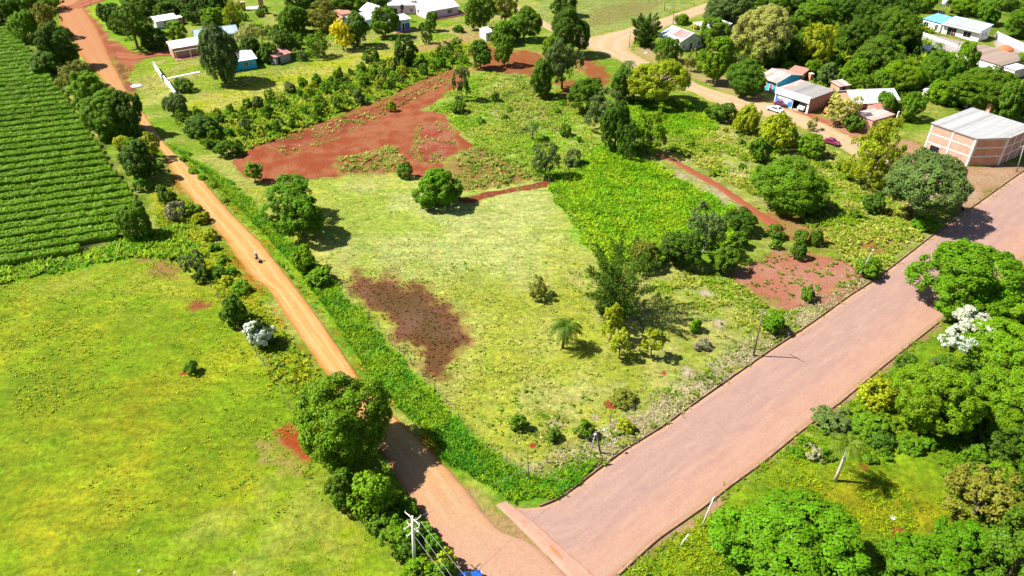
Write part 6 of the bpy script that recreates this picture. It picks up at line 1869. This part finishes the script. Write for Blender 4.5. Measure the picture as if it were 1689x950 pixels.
rg = math.atan2((P(1331, 187.7) - P(1276, 169.5))[1], (P(1331, 187.7) - P(1276, 169.5))[0])
car('white parked car in front of the blue painted garage', P(1278, 184), rg + math.pi, paint('white_paint', (.72, .72, .72)), L=4.3)
car('dark purple small car half hidden behind the white car', P(1287.5, 174), rg + .3, paint('purple_paint', (.16, .03, .10)), L=3.4, Hh=1.4)
car('white van standing inside the garage doorway', P(1327, 180.5), rg - math.pi / 2, paint('van_white', (.74, .74, .74)), L=4.6, Wd=1.8, Hh=2.0, van=True, cat='van', name='parked_van')
car('red parked car beside the brick side of the garage', P(1364.5, 186), 1.1, paint('red_paint', (.42, .035, .03)))
car('magenta car on the pale road near the bright bush', P(1371, 238), -0.75, paint('magenta_paint', (.22, .015, .07)), L=3.6, Wd=1.55, Hh=1.4)
car('blue car at the bottom edge beside the concrete pole shadow', P(766, 967), 0.3, paint('bright_blue_paint', (.01, .08, .42)))


# ------------------------------------------------------------------ people and motorcycles
def skin_mesh(name, J, E, R, mat, parent, grow=0.0, root='pelvis'):
    keys = [k for k in J if any(k in e for e in E)]
    me = bpy.data.meshes.new(name)
    me.from_pydata([J[k] for k in keys], [(keys.index(a), keys.index(b)) for a, b in E], [])
    o = link(name, me, parent, mat)
    o.modifiers.new('skin', 'SKIN')
    for i, k in enumerate(keys):
        v = me.skin_vertices[0].data[i]
        v.radius = (R[k] + grow, R[k] + grow); v.use_root = (k == root)
    s = o.modifiers.new('smooth', 'SUBSURF'); s.levels = 1; s.render_levels = 2
    return o


RAD = dict(pelvis=.13, waist=.12, chest=.145, neck=.055, chin=.07, head=.105, crown=.07, sl=.065, el=.046, wl=.034, hl=.04, sr=.065, er=.046, wr=.034, hr=.04,
           pl=.09, kl=.062, al=.042, fl=.038, pr=.09, kr=.062, ar=.042, fr=.038)
TORSO = [('pelvis', 'waist'), ('waist', 'chest'), ('chest', 'sl'), ('chest', 'sr')]
ARMS = [('sl', 'el'), ('el', 'wl'), ('wl', 'hl'), ('sr', 'er'), ('er', 'wr'), ('wr', 'hr')]
LEGS = [('pelvis', 'pl'), ('pl', 'kl'), ('kl', 'al'), ('al', 'fl'), ('pelvis', 'pr'), ('pr', 'kr'), ('kr', 'ar'), ('ar', 'fr')]
HEAD = [('chest', 'neck'), ('neck', 'chin'), ('chin', 'head'), ('head', 'crown')]


def person(label, loc, rz, pose, shirt, trousers, helmet=None):
    if pose == 'ride':
        J = dict(pelvis=(-.18, 0, .84), waist=(-.1, 0, 1.05), chest=(.02, 0, 1.28), neck=(.08, 0, 1.45), chin=(.13, 0, 1.52), head=(.13, 0, 1.62), crown=(.11, 0, 1.70),
                 sl=(.02, .2, 1.36), el=(.22, .29, 1.14), wl=(.46, .30, 1.06), hl=(.53, .30, 1.04), sr=(.02, -.2, 1.36), er=(.22, -.29, 1.14), wr=(.46, -.30, 1.06), hr=(.53, -.30, 1.04),
                 pl=(-.12, .13, .80), kl=(.28, .22, .68), al=(.06, .2, .33), fl=(.22, .21, .30), pr=(-.12, -.13, .80), kr=(.28, -.22, .68), ar=(.06, -.2, .33), fr=(.22, -.21, .30))
    else:
        J = dict(pelvis=(0, 0, .92), waist=(0, 0, 1.1), chest=(0, 0, 1.32), neck=(0, 0, 1.5), chin=(.03, 0, 1.56), head=(.03, 0, 1.66), crown=(.01, 0, 1.74),
                 sl=(0, .2, 1.4), el=(.02, .27, 1.12), wl=(.1, .26, .88), hl=(.12, .25, .8), sr=(0, -.2, 1.4), er=(.02, -.27, 1.12), wr=(.1, -.26, .88), hr=(.12, -.25, .8),
                 pl=(0, .1, .86), kl=(.03, .12, .48), al=(0, .12, .08), fl=(.16, .14, .04), pr=(0, -.1, .86), kr=(.06, -.12, .48), ar=(-.06, -.12, .08), fr=(.1, -.14, .04))
    t = thing('person', label, 'person', loc, rz)
    skin_mesh('body', J, TORSO + ARMS + LEGS + HEAD, RAD, M['skin'], t)
    skin_mesh('shirt', J, TORSO + [e for e in ARMS if e[0] in ('sl', 'sr')], RAD, shirt, t, .014)
    skin_mesh('trousers', J, [e for e in LEGS if e[1] not in ('fl', 'fr')], RAD, trousers, t, .016)
    hx, hy, hz = J['head']
    q = MB(); q.lathe([(.13, -.06), (.145, .03), (.12, .12), (.06, .165), (.01, .17)], 12, (hx, hy, hz)); q.build('helmet' if helmet else 'hair', helmet or M['hair'], t, smooth=True)
    return t


def motorcycle(label, loc, rz, col):
    t = thing('motorcycle', label, 'motorcycle', loc, rz)
    for x in (-.62, .62):
        q = MB(); q.lathe([(.22, -.05), (.29, -.05), (.305, 0), (.29, .05), (.22, .05)], 18, (0, 0, 0), 'y'); w = q.build('wheel', M['rubber'], t); w.location = (x, 0, .305)
        q = MB(); q.lathe([(.21, -.02), (.21, .02)], 14, (0, 0, 0), 'y'); q.build('rim', M['steel'], w)
    q = MB(); q.tube([(-.62, .08, .31), (-.2, .1, .45), (.35, .06, .75)], .03, 6); q.tube([(-.62, -.08, .31), (-.2, -.1, .45), (.35, -.06, .75)], .03, 6); q.box(-.2, -.12, .25, .18, .12, .58); q.build('frame', M['iron'], t)
    q = MB(); q.tube([(.62, .08, .31), (.42, .08, .95)], .028, 6); q.tube([(.62, -.08, .31), (.42, -.08, .95)], .028, 6); q.build('fork', M['steel'], t)
    q = MB(); q.tube([(.36, -.34, 1.02), (.42, 0, .98), (.36, .34, 1.02)], .02, 6); q.build('handlebar', M['iron'], t)
    q = MB(); q.lathe([(.03, -.28), (.13, -.18), (.16, 0), (.13, .18), (.04, .27)], 10); o = q.build('tank', col, t, smooth=True); o.rotation_euler = (0, math.pi / 2, 0); o.location = (.12, 0, .76)
    q = MB(); q.box(-.75, -.13, .70, -.06, .13, .80); q.build('seat', M['plastic_black'], t, bevel=.03)
    q = MB(); q.lathe([(.1, 0), (.11, .05), (.03, .1)], 10); o = q.build('headlight', M['porcelain'], t, smooth=True); o.rotation_euler = (0, math.pi / 2, 0); o.location = (.5, 0, .9)
    q = MB(); q.box(.3, -.16, .5, .5, .16, .92); q.build('fairing', col, t, bevel=.04)
    q = MB(); q.box(-.95, -.09, .55, -.5, .09, .62); q.build('rear_mudguard', col, t, bevel=.02)
    return t


mp = P(425, 431); mh = math.atan2(*(P(416, 420) - P(428, 436))[[1, 0]])
motorcycle('white and dark motorcycle ridden along the orange dirt road', (mp[0], mp[1], .08), mh, M['plastic_white'])
person('rider in a blue purple top on the motorcycle on the dirt road', (mp[0], mp[1], .08), mh, 'ride', cloth('purple_blue_cloth', (.07, .06, .24)), cloth('dark_cloth', (.06, .03, .04)), M['plastic_white'])
mp = P(1582, 346); mh = 2.2
motorcycle('dark motorcycle in the tree shadow beside the paved road', (mp[0], mp[1], .08), mh, M['plastic_black'])
person('rider in dark blue with grey helmet in the tree shadow', (mp[0], mp[1], .08), mh, 'ride', cloth('navy_cloth', (.02, .02, .09)), cloth('navy_trousers', (.02, .02, .06)), M['steel'])
person('person in pale clothes on the white terrace of the modern house', P(1571, 61), 1.0, 'stand', cloth('pale_cloth', (.5, .36, .32)), cloth('red_cloth', (.4, .08, .07)))
person('person in reddish clothes below the terrace beside the brown roof', P(1580, 80), 2.0, 'stand', cloth('rose_cloth', (.5, .2, .2)), cloth('grey_cloth', (.2, .2, .22)))


# ------------------------------------------------------------------ poles, lamps, wires, fences
def pole(name, label, base, top, mat, r0=.15, r1=.09, arms=0, lamp=False, cat='utility pole', arm_dir=0.6, h=None, lean=None):
    g = P(*base); h = h or height_to(base, top[1]); tp_ = P(top[0], top[1], h)
    t = thing(name, label, cat, (g[0], g[1], 0))
    v = Vector((tp_[0] - g[0], (tp_[1] - g[1]), h))
    if lean is not None: v = Vector((lean[0], lean[1], h))
    q = MB(); q.tube([(0, 0, -.4), tuple(v * .5), tuple(v)], [r0, (r0 + r1) / 2, r1], 10); q.build('shaft', mat, t, smooth=True)
    d = Vector((math.cos(arm_dir), math.sin(arm_dir), 0))
    for k in range(arms):
        dd = d if k % 2 == 0 else Vector((-d.y, d.x, 0))
        c_ = v * (1 - .035 - .085 * k)
        q = MB(); w_ = 1.15 if k < 2 else .9
        q.tube([tuple(c_ - dd * w_), tuple(c_ + dd * w_)], .05, 6); a_ = q.build('crossarm', M['pale_concrete'] if mat is M['concrete'] or mat is M['pale_concrete'] else M['wood'], t)
        for s in (-.95, -.35, .35, .95):
            q = MB(); p_ = c_ + dd * (w_ * s); q.lathe([(.025, .04), (.05, .09), (.035, .14), (.05, .19), (.02, .25)], 8, tuple(p_)); q.build('insulator', M['porcelain'], a_, smooth=True)
    if lamp:
        q = MB(); a0 = v * .96; tip = a0 + d * .85 + Vector((0, 0, .35))
        q.tube([tuple(a0), tuple(a0 + d * .45 + Vector((0, 0, .25))), tuple(tip)], .035, 6); q.build('arm', M['steel'], t)
        q = MB(); q.lathe([(.05, .06), (.15, .0), (.2, -.1), (.05, -.13)], 10, tuple(tip + d * .15)); q.build('lamp_head', M['plastic_white'], t, smooth=True)
    return t, Vector((g[0], g[1], 0)) + v


t, T1 = pole('utility_pole', 'tall pale concrete pole with crossarms at the bottom near the blue car', (684, 934), (680, 852), M['pale_concrete'], .22, .14, arms=4, arm_dir=-.75)
t, T2 = pole('utility_pole', 'dark wooden pole at the kerb beside the paved road', (1243, 587), (1258, 512), M['wood'], .14, .09, arms=1, arm_dir=-.9)
t, T3 = pole('street_lamp', 'dark pole with big white lamp near the corner hedge', (991, 747), (983, 712), M['wood'], .14, .1, lamp=True, cat='street lamp', arm_dir=.2)
pole('street_lamp', 'thin steel post with small white lamp left of the dark lamp pole', (974, 757), (978, 727), M['steel'], .06, .045, lamp=True, cat='street lamp', arm_dir=1.2)
pole('wooden_post', 'thin dark post above the corner of tall grass', (873, 793), (869, 742), M['wood'], .07, .05, cat='post')
pole('wooden_post', 'whitish leaning post with dark tip at the right kerb', (1157, 869), (1178, 819), M['white_wood'], .09, .06, cat='post')
pole('wooden_post', 'short broken whitish post left of the leaning one at the right kerb', (1121, 900), (1136, 881), M['white_wood'], .08, .06, cat='post')
t, T4 = pole('street_lamp', 'slanted grey pole with white lamp at the edge of the bare red plot', (1416, 458), (1437, 417), M['grey_wood'], .11, .08, lamp=True, cat='street lamp', arm_dir=.9)
pole('utility_pole', 'grey pole in front of the right side of the warehouse', (1677, 283), (1689, 240), M['grey_wood'], .12, .08, arms=1, arm_dir=.5)
pole('utility_pole', 'slim dark pole beside the upper road above the white and red roofed house', (1110, 40), (1112, 8), M['wood'], .12, .08, arms=1, arm_dir=.3, h=7.0)
pole('utility_pole', 'dark pole on the mown field at the top edge', (1096, 19), (1098, -16), M['wood'], .12, .08, arms=1, arm_dir=.3, h=7.2)
pole('utility_pole', 'pole at the pale yard corner left of the cedar', (1038, 78), (1040, 50), M['wood'], .1, .08, arms=0, h=5.0)
pole('utility_pole', 'pale pole in the bright lawn at the top left', (150, 12), (147, -16), M['grey_wood'], .12, .09, arms=1, h=6.5)
pole('wooden_post', 'thin pale post standing in the dry kerb grass', (1278, 165), (1282, 134), M['salmon'], .07, .06, cat='post', h=5.0)


def wire(label, a, b, sag=.5, r=.016):
    q = MB(); n = 14
    q.tube([tuple(Vector(a).lerp(Vector(b), i / n) - Vector((0, 0, sag * 4 * (i / n) * (1 - i / n)))) for i in range(n + 1)], r, 5)
    return tag(q.build('power_line', M['wire']), label, 'power line')


for k_, (pa_, pb_, z_, lb_) in enumerate((((694, 861), (759, 938), 8.6, 'power line from the concrete pole to the bottom edge, rightmost wire'), ((685, 868), (745, 948), 8.0, 'power line from the concrete pole to the bottom edge, middle wire'),
                                         ((685, 886), (735, 950), 6.9, 'power line from the concrete pole to the bottom edge, leftmost wire'))):
    a_, b_ = Vector(P(*pa_, z_)), Vector(P(*pb_, z_))
    wire(lb_, a_, a_ + (b_ - a_) * 4.2, .35)
wire('thin power line crossing the junction to the lamp near the corner hedge', T1 - Vector((0, 0, .4)), T3 - Vector((0, 0, .3)), .5, .012)
wire('thin power line along the paved road between lamp and dark wooden pole', T3 - Vector((0, 0, .2)), T2 - Vector((0, 0, .3)), .8, .008)
wire('thin power line along the paved road beyond the dark wooden pole', T2 - Vector((0, 0, .3)), T4 - Vector((0, 0, .3)), .9, .008)


def fence(label, px, step=3.2, h=1.25, r=.06, wires=3, mat='wood'):
    A, L = resample(np.array([P(*q)[:2] for q in px]), max(3, int(sum(dist(P(*a), P(*b)) for a, b in zip(px[:-1], px[1:])) / step)))
    t = thing('wire_fence', label, 'fence', (A[0][0], A[0][1], 0))
    r_ = random.Random(len(label))
    A = A - A[0]
    for i, (x, y) in enumerate(A):
        q = MB(); lx, ly = r_.uniform(-.08, .08), r_.uniform(-.08, .08); hh = h * r_.uniform(.9, 1.25)
        q.tube([(x, y, -.3), (x + lx, y + ly, hh)], [r * 1.1, r * .8], 6); q.build('post', M[mat], t)
    for k in range(wires):
        q = MB(); z = h * (k + .7) / wires
        q.tube([(x, y, z) for x, y in A], .006, 4); q.build('wire', M['fence_wire'], t)


fence('post and wire fence between the grass bank and the corner lot', [(500, 420), (560, 468), (640, 558), (712, 636), (795, 736), (868, 790)])
fence('post and wire fence along the dry grass beside the paved road', [(868, 790), (930, 742), (1054, 668), (1120, 637), (1190, 590), (1236, 556)])
fence('post and wire fence at the foot of the red ploughed plot', [(440, 301), (548, 295), (655, 287), (760, 334), (840, 318), (905, 302)])
fence('post and wire fence dividing the corner lot from the lush plot', [(905, 302), (950, 372), (992, 432)], 4)
fence('old wire fence along the left verge of the dirt road', [(318, 430), (352, 480), (396, 545), (432, 596), (470, 655), (490, 700)])
fence('wire fence between the turquoise cottage and the grass lane', [(298, 158), (340, 150), (395, 136), (458, 120), (475, 112)], 4, mat='grey_wood')
fence('leaning wire fence below the headland grass', [(0, 468), (60, 455), (130, 442), (225, 425)], 5)
